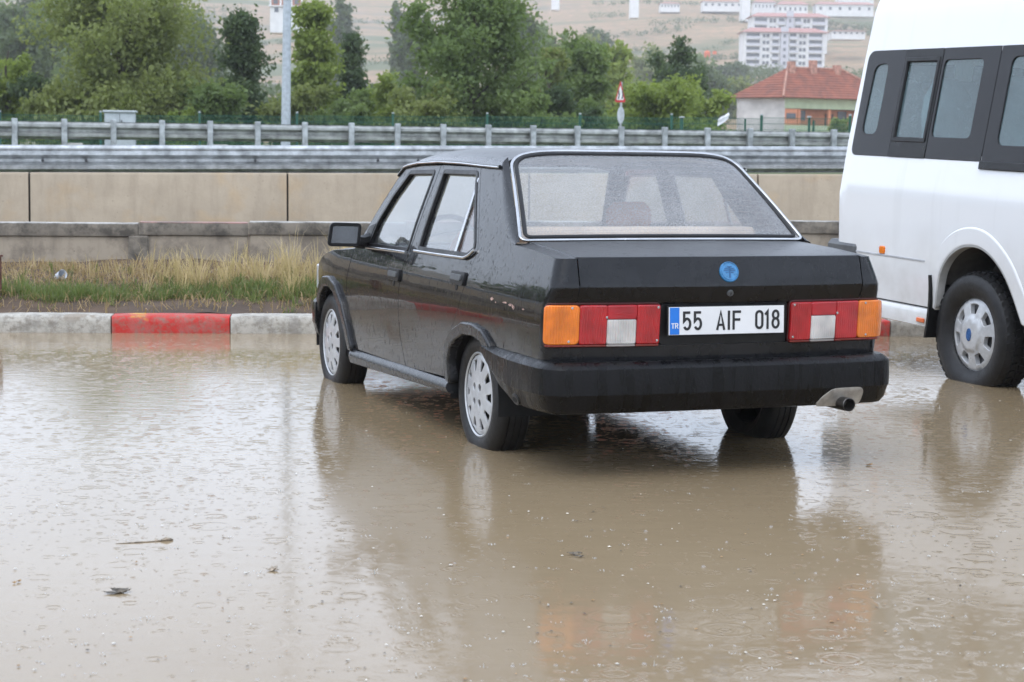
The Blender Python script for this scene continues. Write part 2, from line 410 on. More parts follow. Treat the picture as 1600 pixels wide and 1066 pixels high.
# ------------------------------------------------------------------ ground, water
KDIR = math.atan2(13.50-12.94, 2.74+3.62)
def kerb_y(x): return 12.94 + (x+3.62)*math.tan(KDIR)
WSL = .205                                # slope of the road line in plan
def road_r(x, y): return y - WSL*x       # distance-like coordinate across the road
Hn = pchip([-400, 13, 22, 23, 36, 45, 62, 100, 190, 300, 450, 640, 800, 950, 1100, 1300, 1800],
           [-.14, -.14, -.14, .50, 1.05, 1.15, 1.2, 1.9, 4.0, 11.5, 21, 31, 49, 75, 103, 106, 70])
def hn2(x, y):
    return math.sin(x*.011+1.3)*math.cos(y*.008)*.5 + math.sin(x*.027+y*.013)*.3
def H(x, y):
    z = Hn(road_r(x, y)) if y < 60 else Hn(y if y > 120 else y - WSL*x*(120-y)/60)
    if y > 120: z += hn2(x, y)*min(1, (y-120)/300)*9 + max(0, x)*.012*min(1, (y-200)/500) if y > 200 else hn2(x, y)*min(1, (y-120)/300)*9
    return z
ys = [-400, -200, -80, -30, 0, 8, 12, 14, 16, 18, 20, 21, 22, 23, 24, 26, 28, 32, 36, 40, 45, 50, 56, 62, 70, 80, 90, 105, 120, 140, 165, 190, 215, 240, 270, 300] + list(range(330, 1320, 30)) + [1400, 1500, 1800]
xs = [-1400, -1000, -700] + list(range(-500, -100, 40)) + list(range(-100, 101, 8)) + list(range(120, 520, 40)) + [700, 1000, 1400]
g = MB(); g.grid([[(x, y, H(x, y)) for x in xs] for y in ys])
t_m, t, o = new_mat('hillside_fields'); pos = nd(t, 'ShaderNodeNewGeometry').outputs['Position']
mv = nd(t, 'ShaderNodeMapping', {'Vector': pos, 'Scale': (.006, .016, .02)}).outputs[0]
mv2 = nd(t, 'ShaderNodeMapping', {'Vector': pos, 'Scale': (.012, .09, .05)}).outputs[0]
n1 = noise(t, 1., 5, .55, mv, .4); n2 = noise(t, 1.3, 5, .6, mv2); n3 = noise(t, .25, 5, .7, pos)
c = mixc(t, rng(t, n2, .35, .65), (.40, .235, .13), (.27, .17, .10))
c = mixc(t, rng(t, n1, .54, .60), c, (.085, .105, .04)); c = mixc(t, rng(t, n1, .38, .43, 1., 0.), c, (.17, .14, .105))
c = mixc(t, rng(t, n3, .38, .66, 0., .75), c, (.13, .13, .06))
sx = nd(t, 'ShaderNodeSeparateXYZ', {'Vector': pos}); c = mixc(t, rng(t, sx.outputs[1], 120, 60), c, (.08, .10, .035))
principled(t, o, Base_Color=c, Roughness=.95)
tag(g.build('terrain', t_m, sharp=180), kind='structure')

# muddy flood water: opaque silt under a rain-pocked reflecting surface
wm, t, o = new_mat('muddy_flood_water'); pos = nd(t, 'ShaderNodeNewGeometry').outputs['Position']
flat = nd(t, 'ShaderNodeMapping', {'Vector': pos, 'Scale': (1, 1, 0)}).outputs[0]
hsum = None
for sc, wdt, amp in ((3.1, .030, .00050), (5.3, .040, .00050), (8.9, .06, .00042), (15., .08, .00030), (24., .10, .00018)):
    vv = nd(t, 'ShaderNodeMapping', {'Vector': flat, 'Location': (sc*3.1, sc*1.7, 0)}).outputs[0]
    vo = nd(t, 'ShaderNodeTexVoronoi', {'Vector': vv, 'Scale': sc, 'Randomness': 1.}, voronoi_dimensions='2D')
    rc = nd(t, 'ShaderNodeSeparateColor', {'Color': vo.outputs['Color']})
    r0 = math_(t, 'MULTIPLY', rc.outputs[0], .34)
    q = math_(t, 'DIVIDE', math_(t, 'SUBTRACT', vo.outputs['Distance'], r0), wdt)
    ringh = math_(t, 'MULTIPLY', math_(t, 'COSINE', math_(t, 'MULTIPLY', q, 2.6)), math_(t, 'EXPONENT', math_(t, 'MULTIPLY', math_(t, 'MULTIPLY', q, q), -.55)))
    alive = math_(t, 'MULTIPLY', rng(t, rc.outputs[1], .45, .55), math_(t, 'SUBTRACT', 1.15, math_(t, 'MULTIPLY', rc.outputs[0], 1.0)))
    hh = math_(t, 'MULTIPLY', math_(t, 'MULTIPLY', ringh, alive), amp)
    hsum = hh if hsum is None else math_(t, 'ADD', hsum, hh)
wv = noise(t, 9., 2, .45, nd(t, 'ShaderNodeMapping', {'Vector': flat, 'Scale': (.8, 1.6, 1)}).outputs[0])
hsum = math_(t, 'ADD', hsum, math_(t, 'MULTIPLY', wv, .00075))
hsum = math_(t, 'ADD', hsum, math_(t, 'MULTIPLY', noise(t, 42., 2, .5, flat), .00014))
n_b = bump(t, hsum, 1., 1.)
cc = mixc(t, rng(t, noise(t, .5, 5, .6, flat), .3, .7), (.255, .190, .114), (.295, .225, .140))
cc = mixc(t, rng(t, noise(t, 55, 3, .6, flat), .70, .76, 0., .35), cc, (.38, .33, .26))
p = principled(t, o, Base_Color=cc, Roughness=.085, IOR=1.333); p.inputs['Specular IOR Level'].default_value = .5
t.links.new(n_b, p.inputs['Normal'])
wp = MB(); wp.add([(-90, -90, 0), (90, -90, 0), (90, kerb_y(90)+.05, 0), (-90, kerb_y(-90)+.05, 0)], [(0, 1, 2, 3)])
tag(wp.build('flood_water', wm), kind='structure')

# ------------------------------------------------------------------ kerb and verge
def kerb_mat(name, c1, c2, chip):
    m_, t, o = new_mat(name); v = coords(t)
    wear = rng(t, noise(t, 9, 6, .7, v), .47, .60); dirt = rng(t, noise(t, 24, 6, .75, v), .46, .66, 0., .75)
    zz = nd(t, 'ShaderNodeSeparateXYZ', {'Vector': v}).outputs[2]
    top = math_(t, 'MULTIPLY', rng(t, zz, .068, .105), rng(t, noise(t, 3.3, 4, .6, v), .57, .62))
    c = mixc(t, math_(t, 'MULTIPLY', wear, chip), c1, (.30, .28, .245)); c = mixc(t, top, c, c2); c = mixc(t, dirt, c, (.20, .17, .13))
    p = principled(t, o, Base_Color=c, Roughness=.6); t.links.new(bump(t, noise(t, 45, 5, .7, v), .5, .01), p.inputs['Normal']); return m_
K_RED = kerb_mat('worn_red_kerb_paint', (.52, .022, .014), (.62, .30, .03), .25); K_WHT = kerb_mat('worn_white_kerb_paint', (.47, .44, .385), (.30, .255, .20), 1.)
kerb = tag(empty('kerb', (-3.62, 12.94, 0), KDIR), kind='structure')
SL = .835 / math.cos(KDIR); k0 = (-2.852+3.62) / math.cos(KDIR)
rnd = random.Random(3)
for k in range(-16, 24):
    a = k0 + k*SL + .004; b = k0 + (k+1)*SL - .004
    if k == 6: b -= .20
    if k == 7: a -= .20
    mb = MB(); z1 = .122 + rnd.uniform(-.006, .006); n = 7; rows = []
    for i in range(n):
        x = a + (b-a)*i/(n-1); j = [rnd.uniform(-.004, .004) for _ in range(6)]
        e = .006 if i in (0, n-1) else 0
        rows.append([(x, .02+e, -.14), (x, .012+e+j[0], -.02), (x, .006+e+j[1], .07+j[2]), (x, .009+e+j[3], z1-.014), (x, .022+j[4], z1-e), (x, .20, z1+.004-e), (x, .20, -.14)])
    mb.grid(rows, closed_v=True, cap=True); mb.build('kerb_stone', K_RED if k % 2 == 0 else K_WHT, kerb, 50)
DIRT = mat('verge_soil', (.115, .072, .043), .95, var=.4, scale=2.2, bmp=.9, bscale=14, col2=(.052, .033, .021))
def verge_z(x, y):
    d = (y - kerb_y(x)); z = .100 + .06*min(1, max(0, d-.15)/.4) + .17*min(1, max(0, d-.5)/2.2)
    return z + .022*math.sin(x*2.3+y*1.7)*math.sin(y*3.1-x*.7) + .010*math.sin(x*9+y*4)
vg = MB(); rows = []
for i in range(0, 281):
    x = -26 + i*.2
    rows.append([(x, kerb_y(x)+.19+d, verge_z(x, kerb_y(x)+.19+d)) for d in (0, .1, .2, .3, .45, .6, .8, 1., 1.25, 1.5, 1.8, 2.1, 2.5, 3., 4., 5.5, 7.5, 11)])
vg.grid(rows); tag(vg.build('verge', DIRT, sharp=180), kind='structure')

# low old wall with faded paint on its coping
LWA = R(8.0); LW0 = Vector((-4.46, 16.0, 0))       # seen at the left edge of the picture
def lw_pt(s): return Vector((LW0.x + s*math.cos(LWA), LW0.y + s*math.sin(LWA), 0))
lw = tag(empty('low_wall', LW0, LWA), 'low weathered wall with blackened coping and faded red-white paint behind the grass', 'wall')
def stain_mat(name, base, dark, amt, pits=True, tint=None, streak=.5):
    m_, t, o = new_mat(name); v = coords(t); vs2 = coords(t, 'Object', (1, 1, .14))
    c = mixc(t, rng(t, noise(t, 1.1, 5, .6, v), .3, .7), base, tuple(x*.82 for x in base))
    if tint: c = mixc(t, rng(t, noise(t, 1.5, 4, .55, v), .52, .72, 0., .6), c, tint)
    c = mixc(t, math_(t, 'MULTIPLY', rng(t, noise(t, 7, 5, .7, vs2), .48, .75), streak), c, dark)
    c = mixc(t, math_(t, 'MULTIPLY', rng(t, noise(t, 3.1, 6, .72, v), .45, .6), amt), c, dark)
    h = noise(t, 30, 5, .7, v)
    if pits:
        vo = nd(t, 'ShaderNodeTexVoronoi', {'Vector': v, 'Scale': 11.}); pit = rng(t, vo.outputs['Distance'], .05, .09, 1., 0.); c = mixc(t, math_(t, 'MULTIPLY', pit, .7), c, tuple(x*.45 for x in base))
    p = principled(t, o, Base_Color=c, Roughness=.8); t.links.new(bump(t, h, .35, .01), p.inputs['Normal']); return m_
LWM = stain_mat('old_render', (.40, .335, .255), (.12, .10, .08), .6); LWC = stain_mat('blackened_coping', (.26, .225, .18), (.06, .053, .044), .85)
CW = stain_mat('flaked_white_paint', (.52, .50, .46), (.14, .125, .105), .9, False, None, .9); CP = stain_mat('faded_red_paint', (.44, .25, .21), (.15, .125, .105), .9, False, None, .9)
rnd = random.Random(11); s = -13.4; k = 0
while s < 24:
    L = 1.15 + rnd.uniform(-.3, .3); zt = .665 + .011*s*.9 if s > -5 else .62
    MB().bbox(s+.004, s+L-.004, .0, .22, .05, zt-.115, .012).build('wall_block', LWM, lw)
    q = MB(); rows = []
    for i in range(9):
        x = s+.002 + (L-.004)*i/8; j = [rnd.uniform(-.012, .012) for _ in range(4)]
        rows.append([(x, -.02+j[0]*.5, zt-.114), (x, -.030+j[1]*.4, zt-.06+j[2]), (x, -.02+j[3]*.3, zt-.012), (x, .24, zt-.012), (x, .24, zt-.114)])
    q.grid(rows, closed_v=True, cap=True).build('coping_stone', LWC, lw)
    MB().bbox(s+.01, s+L-.01, -.016, .235, zt-.0118, zt-.003, .002).build('painted_cap', CW if k % 2 else CP, lw)
    if k % 3 == 0: MB().bbox(s-.09, s+.09, -.032, .05, .05, zt-.12, .015).build('pier', LWC, lw)
    s += L; k += 1

# concrete traffic barrier of long panels
BA = R(12.0); B0 = Vector(at(46, 300, 21.45)); B0.z = 0
bar = tag(empty('concrete_barrier', B0, BA), 'stained beige concrete road barrier of long panels behind the low wall', 'barrier')
CONC = stain_mat('stained_concrete', (.45, .37, .27), (.24, .19, .135), .18, True, (.50, .32, .14), .45)
tb = math.tan(BA)
def barrier_s(px):                        # distance along the barrier line where it is seen at column px
    d = ray(px, 300); k_ = d.x/d.y        # X = k*Y ; X = B0.x+s cos, Y = B0.y + s sin
    return (k_*B0.y - B0.x) / (math.cos(BA) - k_*math.sin(BA))
js = [0, barrier_s(449), barrier_s(826), barrier_s(1183)]
P_ = js[1]
js = [-P_*k for k in range(4, 0, -1)] + js + [js[3] + P_*k for k in range(1, 6)]
for a, b in zip(js[:-1], js[1:]):
    z1 = 1.035 + .0085*a; z2 = 1.035 + .0085*b
    mb = MB(); rows = []
    for x, zt in ((a+.012, z1), (b-.012, z2)):
        rows.append([(x, -.10, .10), (x, -.055, .30), (x, -.02, zt-.03), (x, -.008, zt-.006), (x, .012, zt), (x, .20, zt), (x, .215, zt-.03), (x, .30, .10)])
    mb.grid(rows, closed_v=True, cap=True).build('barrier_panel', CONC, bar, 25)
    MB().box(b-.05, b+.05, .03, .16, .12, z2-.012).build('joint_filler', mat('joint_dark', (.07, .065, .055), .9), bar)
# W-beam guardrails
WPROF = [(.0, -.155), (.012, -.150), (-.030, -.120), (-.065, -.105), (-.068, -.062), (-.030, -.042), (.005, -.018), (.005, .018), (-.030, .042), (-.068, .062), (-.065, .105), (-.030, .120), (.012, .150), (.0, .155)]
def wbeam(mb, a, b, za, zb, yo=0., sc=1., thick=.004):
    rows = [[(x, yo + p[0]*sc, z + p[1]*sc) for p in WPROF] + [(x, yo + p[0]*sc + thick*2, z + p[1]*sc) for p in WPROF[::-1]] for x, z in ((a, za), (b, zb))]
    return mb.grid(rows, closed_v=True, cap=True)
gr = tag(empty('guardrail', B0 + Vector((-math.sin(BA)*.42, math.cos(BA)*.42, 0)), BA), 'thick silvery crash rail running directly above the concrete barrier', 'guardrail')
def rail_z(s_): return 1.175 + .012*s_
s = js[0]; k = 0
while s < js[-1]:
    L = 4.0; wbeam(MB(), s-.06, s+L, rail_z(s), rail_z(s+L), 0. if k % 2 else -.006).build('beam', STEEL, gr, 50)
    # rounded top tube and post
    MB().tube([(s-.03, -.01, rail_z(s)+.135), (s+L-.03, -.01, rail_z(s+L)+.135)], .045, 12).build('top_tube', STEEL, gr, 50)
    for q in (s+.55, s+2.55): MB().bbox(q, q+.10, .02, .12, -.1+.55, rail_z(q)+.10, .006).build('post', STEEL_DULL, gr)
    for q in (s+.1, s+.6, s+2.6):
        for dz in (-.0, ): MB().lathe([(0, -.024), (.012, -.024), (.018, -.012), (.018, .02)], (q, 0, rail_z(q)+dz), 'y', 8).build('bolt', GREYPL, gr)
    s += L; k += 1
FA = R(12.0); F0 = Vector(at(23.6, 205, 35)); F0.z = 0
fr_ = tag(empty('far_guardrail', F0, FA), 'farther crash rail on close-set upright posts below the trees', 'guardrail')
def frs(px):
    d = ray(px, 205); k_ = d.x/d.y; return (k_*F0.y - F0.x) / (math.cos(FA) - k_*math.sin(FA))
pz = at(23.6, 203, 35).z; sR = frs(1299); YR = F0.y + sR*math.sin(FA); pzR = at(1299, 219, YR).z
def frz(s_): return pz + (pzR-pz)*s_/sR
SP = sR/18
for k in range(-8, 32):
    s = k*SP; zc = frz(s); wbeam(MB(), s, s+SP-.004, zc, frz(s+SP), 0, 1.08).build('beam', STEEL_DULL, fr_, 50)
    MB().bbox(s-.055, s+.055, -.20, -.085, .6, zc+.215, .01).build('post', STEEL, fr_)
    if k % 3 == 1: MB().bbox(s-.06, s+.34, -.12, .1, .9, zc-.235, .01).build('concrete_foot', mat('pale_concrete_foot', (.48, .46, .42), .8), fr_)
# ------------------------------------------------------------------ grass on the verge
def blades(name, n, region, hmin, hmax, wd, mats, seed, lean=.5, dens=None, kind='stuff', label=None, cat=None):
    rr = random.Random(seed); v = []; f = []
    while len(f) < n*2:
        x = rr.uniform(*region[0]); d = rr.uniform(*region[1])
        if dens and rr.random() > dens(x, d): continue
        y = kerb_y(x) + d; z = verge_z(x, y) - .01; hh = rr.uniform(hmin, hmax); a = rr.uniform(0, 2*PI); ln = rr.gauss(0, lean)*hh; la = rr.uniform(0, 2*PI)
        dx, dy = math.cos(a)*wd*rr.uniform(.6, 1.3), math.sin(a)*wd; lx, ly = math.cos(la)*ln, math.sin(la)*ln; b = len(v)
        v += [(x-dx, y-dy, z), (x+dx, y+dy, z), (x+lx*.35+dx*.8, y+ly*.35+dy*.8, z+hh*.55), (x+lx*.35-dx*.8, y+ly*.35-dy*.8, z+hh*.55), (x+lx, y+ly, z+hh*(.98 - min(.5, abs(ln)/hh*.35)))]
        f += [(b, b+1, b+2, b+3), (b+3, b+2, b+4)]
    me = bpy.data.meshes.new(name); me.from_pydata(v, [], f); me.update(); o_ = link(name, me, mats); tag(o_, label, cat, kind=kind); return o_
GREEN = leaf_mat('fresh_grass', (.125, .17, .05), (.22, .26, .095), .4); STRAW = leaf_mat('dry_straw', (.46, .34, .17), (.66, .53, .31), .3); STRAW2 = leaf_mat('matted_straw', (.32, .22, .11), (.50, .37, .20), .25)
def pat(x, d, ph): return .5 + .5*math.sin(x*1.3+ph+d*2)*math.cos(x*.61-ph*1.7) + .2*math.sin(x*4+d*5)
blades('green_grass', 6000, ((-9, 6), (.5, 2.1)), .02, .07, .0032, GREEN, 5, .6, lambda x, d: (max(0, pat(x, d, .4))**2.2 + .05) * (1 if d < 1.7 else .3) * (.10 if d < .62 + .25*math.sin(x*1.7) else 1), label='thin short green grass sprinkled over the verge', cat='grass')
blades('matted_dry_grass', 26000, ((-9, 6), (.22, 2.7)), .03, .13, .004, STRAW2, 6, 1.3, lambda x, d: .10 + .5*min(1, max(0, d-.2)/1.4), label='matted dead grass lying over the verge soil', cat='grass')
def tufts(name, n, pick, nb, hmin, hmax, wd, m_, seed, label, splay):
    rr = random.Random(seed); v = []; f = []
    while n > 0:
        x, d, k = pick(rr); n -= 1; y = kerb_y(x)+d; bias = rr.uniform(0, 2*PI)
        for _ in range(int(nb*k*rr.uniform(.6, 1.4))):
            a = rr.uniform(0, 2*PI); r0 = abs(rr.gauss(0, .035)); bx, by = x+math.cos(a)*r0, y+math.sin(a)*r0; z = verge_z(bx, by)-.01; h = rr.uniform(hmin, hmax)*k; sp_ = splay*h*rr.uniform(.1, 1.)
            a2 = a + rr.gauss(0, .5); lx, ly = math.cos(a2)*sp_ + math.cos(bias)*h*.25, math.sin(a2)*sp_ + math.sin(bias)*h*.12; hz2 = h*math.sqrt(max(.12, 1-min(.9, (lx*lx+ly*ly)/(h*h)))); b = len(v); w2 = wd*rr.uniform(.7, 1.3); kx, ky = -math.sin(a2)*w2, math.cos(a2)*w2
            pts = [(0, 0), (.30, .45), (.62, .80), (1, 1)]
            for i, (fl, fh) in enumerate(pts):
                cx, cy, cz = bx+lx*fl, by+ly*fl, z+hz2*fh*(1 if i < 3 else .97); tw = (1, .9, .7, .12)[i]; v += [(cx-kx*tw, cy-ky*tw, cz), (cx+kx*tw, cy+ky*tw, cz)]
            f += [(b+2*i, b+2*i+1, b+2*i+3, b+2*i+2) for i in range(3)]
    me = bpy.data.meshes.new(name); me.from_pydata(v, [], f); me.update(); tag(link(name, me, m_), label, 'grass', kind='stuff')
def pick_dry(rr):
    u = rr.random()
    if u < .34: return rr.gauss(-2.25, .38), rr.uniform(1.0, 2.2), rr.uniform(.8, 1.15)
    if u < .52: return rr.gauss(-1.55, .22), rr.uniform(.9, 2.3), rr.uniform(1.0, 1.6)
    if u < .62: return rr.gauss(-3.3, .4), rr.uniform(1.5, 2.4), rr.uniform(.4, .8)
    return rr.uniform(-9, 6), rr.uniform(1.2, 2.6), rr.uniform(.35, .9)
tufts('tall_dry_grass', 105, pick_dry, 22, .10, .34, .0028, STRAW, 8, 'tall straw-coloured dry grass in front of the low wall', .75)
def pick_green(rr):
    u = rr.random()
    if u < .30: return rr.gauss(-3.35, .34), rr.gauss(.95, .18), rr.uniform(.7, 1.2)
    if u < .55: return rr.gauss(-2.35, .42), rr.gauss(1.05, .2), rr.uniform(.7, 1.2)
    if u < .66: return rr.gauss(-1.6, .25), rr.gauss(1.2, .3), rr.uniform(.7, 1.2)
    return rr.uniform(-9, 6), rr.uniform(.7, 2.2), rr.uniform(.5, 1.1)
tufts('green_grass_tufts', 480, pick_green, 26, .05, .125, .0032, GREEN, 9, 'thick tufts of fresh green grass along the verge', 1.1)
# litter cup and rusty post on the verge
q = at(89, 417, 14.6)
cup = tag(empty('litter_cup', (q.x, q.y, verge_z(q.x, q.y)+.02)), 'crumpled pale plastic cup lying in the verge grass', 'litter')
cup.rotation_euler = (R(70), R(20), R(40))
MB().lathe([(0, 0), (.026, .001), (.029, .02), (.027, .028), (.034, .05), (.031, .058), (.038, .085), (.040, .086), (.036, .08), (.027, .03), (.022, .006)], (0, 0, 0), 'z', 14).build('cup_body', mat('milky_plastic', (.62, .66, .72), .25), cup)
q = at(0, 424, 13.6)
post = tag(empty('rusty_post', (q.x-.035, q.y, 0)), 'rusty brown steel post standing at the left end of the verge', 'post')
MB().bbox(-.04, .04, -.03, .03, .05, .50, .006).build('upright', mat('rust', (.14, .045, .025), .85, var=.5, bmp=.5, scale=20), post)
MB().bbox(-.05, .05, -.04, .04, .498, .512, .003).build('cap_plate', MC['rust'], post)
# ------------------------------------------------------------------ roadside furniture beyond
# cabinet
q = at(188, 190, 38.5); zb = at(188, 193, 38.5).z
cab = tag(empty('roadside_cabinet', (q.x, q.y, zb), R(8)), 'grey metal cabinet with overhanging lid behind the far rail', 'cabinet')
CABM = mat('pale_grey_cabinet', (.46, .50, .52), .45, .2, var=.1)
MB().bbox(-.31, .31, -.18, .18, -.9, .22, .01).build('housing', CABM, cab); MB().bbox(-.345, .345, -.22, .22, .2205, .265, .01).build('lid', CABM, cab)
MB().bbox(-.005, .005, -.186, -.1805, -.2, .20, .001).build('door_gap', GREYPL, cab); MB().bbox(.03, .05, -.2, -.181, 0, .07, .003).build('handle', GREYPL, cab)
# lamp pole (octagonal, tapered)
Y = 40.; q = at(446, 196, Y)
pole = tag(empty('street_lamp_pole', (q.x, q.y, H(q.x, q.y))), 'tall grey tapered steel lighting pole rising out of the picture', 'lamp pole')
pole.rotation_euler = (0, R(.6), 0)
MB().tube([(0, 0, 0), (0, 0, 9.5)], [.105, .055], 8).build('shaft', mat('pole_grey', (.46, .50, .54), .5, .3, var=.12, scale=12), pole, 20)
MB().bbox(-.2, .2, -.2, .2, -.05, .03, .006).build('base_plate', STEEL_DULL, pole)
MB().tube([(0, 0, 9.4), (0, -.3, 9.75), (0, -1.4, 9.9)], .035, 8).build('arm', STEEL_DULL, pole); MB().bbox(-.14, .14, -2.0, -1.3, 9.84, 9.95, .02).build('lamp_head', STEEL_DULL, pole)
# warning sign
Y = 44.; sc = FPX/Y; q = at(969, 160, Y); base = H(q.x, q.y)
sg = tag(empty('warning_sign', (q.x, q.y, base), R(-4)), 'red-bordered triangular warning sign above a grey oval plate on a post', 'road sign')
zt = at(968, 125, Y).z - base; zb_ = at(968, 160, Y).z - base; hw = 8.6/sc
MB().tube([(0.02, .03, 0), (0.02, .03, zt-.05)], .028, 10).build('post', STEEL, sg)
def prism(loop, y0, y1): 
    n = len(loop); mb = MB(); mb.add([(p[0], y0, p[1]) for p in loop] + [(p[0], y1, p[1]) for p in loop], [tuple(range(n)), tuple(range(n, 2*n))[::-1]] + [(i, (i+1) % n, n+(i+1) % n, n+i) for i in range(n)]); return mb
tri = lambda k, y0: rounded([(-hw*k, zb_+(1-k)*.18), (hw*k, zb_+(1-k)*.18), (0, zt-(1-k)*.40)], .05*k, 3)
prism(tri(1, 0), -.004, .004).build('red_border', mat('sign_red', (.55, .03, .035), .4), sg)
prism(tri(.70, 0), -.010, -.0045).build('white_face', mat('sign_white', (.78, .77, .76), .4), sg)
SB = mat('sign_black', (.03, .03, .035), .5)
zc = zb_ + (zt-zb_)*.34
for i, dx in enumerate((-.04, .045)):     # black road symbol
    prism([(dx-.018, zc-.10), (dx+.012, zc-.10), (dx+.028, zc), (dx+.008, zc+.11), (dx-.012, zc+.11), (dx+.002, zc)], -.014, -.0105).build('symbol_stroke', SB, sg)
prism(circle(.02, zb_-.30, .085, 20, .20), -.003, .004).build('oval_plate', mat('plate_grey', (.50, .53, .56), .45, .2), sg)
# green mesh fence beyond the far rail
GM = mat('green_fence_wire', (.012, .095, .062), .5); GP = mat('green_fence_post', (.015, .09, .06), .5)
NA = R(9.0); N0 = Vector(at(0, 190, 47)); N0.z = 0
fe = tag(empty('mesh_fence', N0, NA), 'dark green wire mesh fence running along the foot of the trees', 'fence')
ftop = lambda s_: at(0, 179, 47).z + s_*.012
for k in range(-3, 14):
    s0 = k*2.5; z0 = ftop(s0); mb = MB()
    for i in range(50): 
        x = s0 + .025 + i*.05; mb.add([(x-.006, 0, .9), (x+.006, 0, .9), (x+.006, 0, z0), (x-.006, 0, z0)], [(0, 1, 2, 3)])
    for i in range(10):
        z = 1.0 + (z0-1.0)*i/9; mb.add([(s0, .006, z-.006), (s0+2.5, .006, z-.006), (s0+2.5, .006, z+.006), (s0, .006, z+.006)], [(0, 1, 2, 3)])
    w_ = mb.build('wire_panel', GM, fe); w_['kind'] = 'stuff'
    MB().bbox(s0-.035, s0+.035, -.04, .03, .8, z0+.06, .006).build('post', GP, fe)
    MB().bbox(s0-.03, s0+.03, -.035, .025, z0+.061, z0+.10, .01).build('post_cap', mat('post_cap_grey', (.45, .47, .48), .5), fe)
for i, (px, top, wpx, cap) in enumerate(((1065, 184, 5.5, 1), (1164, 186, 3.6, 0), (1264, 183.5, 4.5, 1), (1271, 188, 3.4, 0))):
    Y = 41.5; q = at(px, 205, Y); zt = at(px, top, Y).z; r = wpx/2*Y/FPX
    gp = tag(empty('marker_post', (q.x, q.y, H(q.x, q.y))), ('capped green steel post beside the white rag', 'thin green post in front of the house corner', 'pale-topped green post before the orange house wall', 'shorter green post right beside the pale-topped one')[i], 'post', 'green posts behind the far rail')
    MB().tube([(0, 0, 0), (0, 0, zt-q.z+q.z-H(q.x, q.y))], r, 8).build('shaft', GP, gp)
    if cap: MB().lathe([(0, .03), (r*1.5, .025), (r*1.6, 0), (r, -.01)], (0, 0, zt-H(q.x, q.y)), 'z', 10).build('cap', MC['post_cap_grey'], gp)
q = at(1130, 193, 41); rag = MB(); rr = random.Random(4); rows = []
for i in range(5):
    rows.append([(-.12+.06*i+rr.uniform(-.015, .015), rr.uniform(-.03, .03), (.04*i-.06)+.05*j+rr.uniform(-.015, .015)) for j in range(4)])
rag.grid(rows); ro = rag.build('white_rag', mat('white_cloth', (.72, .73, .75), .9)); ro.location = (q.x, q.y, q.z); tag(ro, 'scrap of white plastic caught on the fence left of the house', 'litter')

# ------------------------------------------------------------------ trees
BARK = mat('dark_bark', (.07, .055, .042), .9, bmp=.6, bscale=25, var=.3)
LM = {'olive': leaf_mat('olive_leaves', (.155, .190, .058), (.31, .34, .12)), 'dark': leaf_mat('dark_leaves', (.052, .090, .044), (.125, .168, .075)),
      'light': leaf_mat('light_leaves', (.17, .23, .05), (.33, .39, .10)), 'mid': leaf_mat('mid_leaves', (.115, .175, .060), (.235, .30, .105)),
      'blue': leaf_mat('hazy_leaves', (.085, .125, .060), (.15, .19, .09))}
def leaf_mesh(name, centers, per, spread, size, seed, droop=0.):
    r = np.random.default_rng(seed); C_ = np.repeat(np.array(centers), per, 0); n = len(C_)
    sp = np.repeat(np.array(spread if hasattr(spread, '__len__') else [spread]*len(centers)), per)
    C_ = C_ + r.normal(0, 1, (n, 3)) * sp[:, None] * np.array([1, 1, .75]); C_[:, 2] -= droop*np.abs(r.normal(0, 1, n))
    a = r.normal(0, 1, (n, 3)); a /= np.linalg.norm(a, axis=1)[:, None]; b = r.normal(0, 1, (n, 3)); b -= a*(a*b).sum(1)[:, None]; b /= np.linalg.norm(b, axis=1)[:, None]
    s1 = (size*r.uniform(.6, 1.4, n))[:, None]; s2 = s1*.55
    V = np.stack([C_ - a*s1, C_ + b*s2, C_ + a*s1, C_ - b*s2], 1).reshape(-1, 3).astype(np.float32)
    me = bpy.data.meshes.new(name); me.vertices.add(n*4); me.vertices.foreach_set('co', V.ravel()); me.loops.add(n*4)
    me.loops.foreach_set('vertex_index', np.arange(n*4, dtype=np.int32)); me.polygons.add(n); me.polygons.foreach_set('loop_start', np.arange(0, n*4, 4, dtype=np.int32)); me.update(calc_edges=True); me.validate(); return me
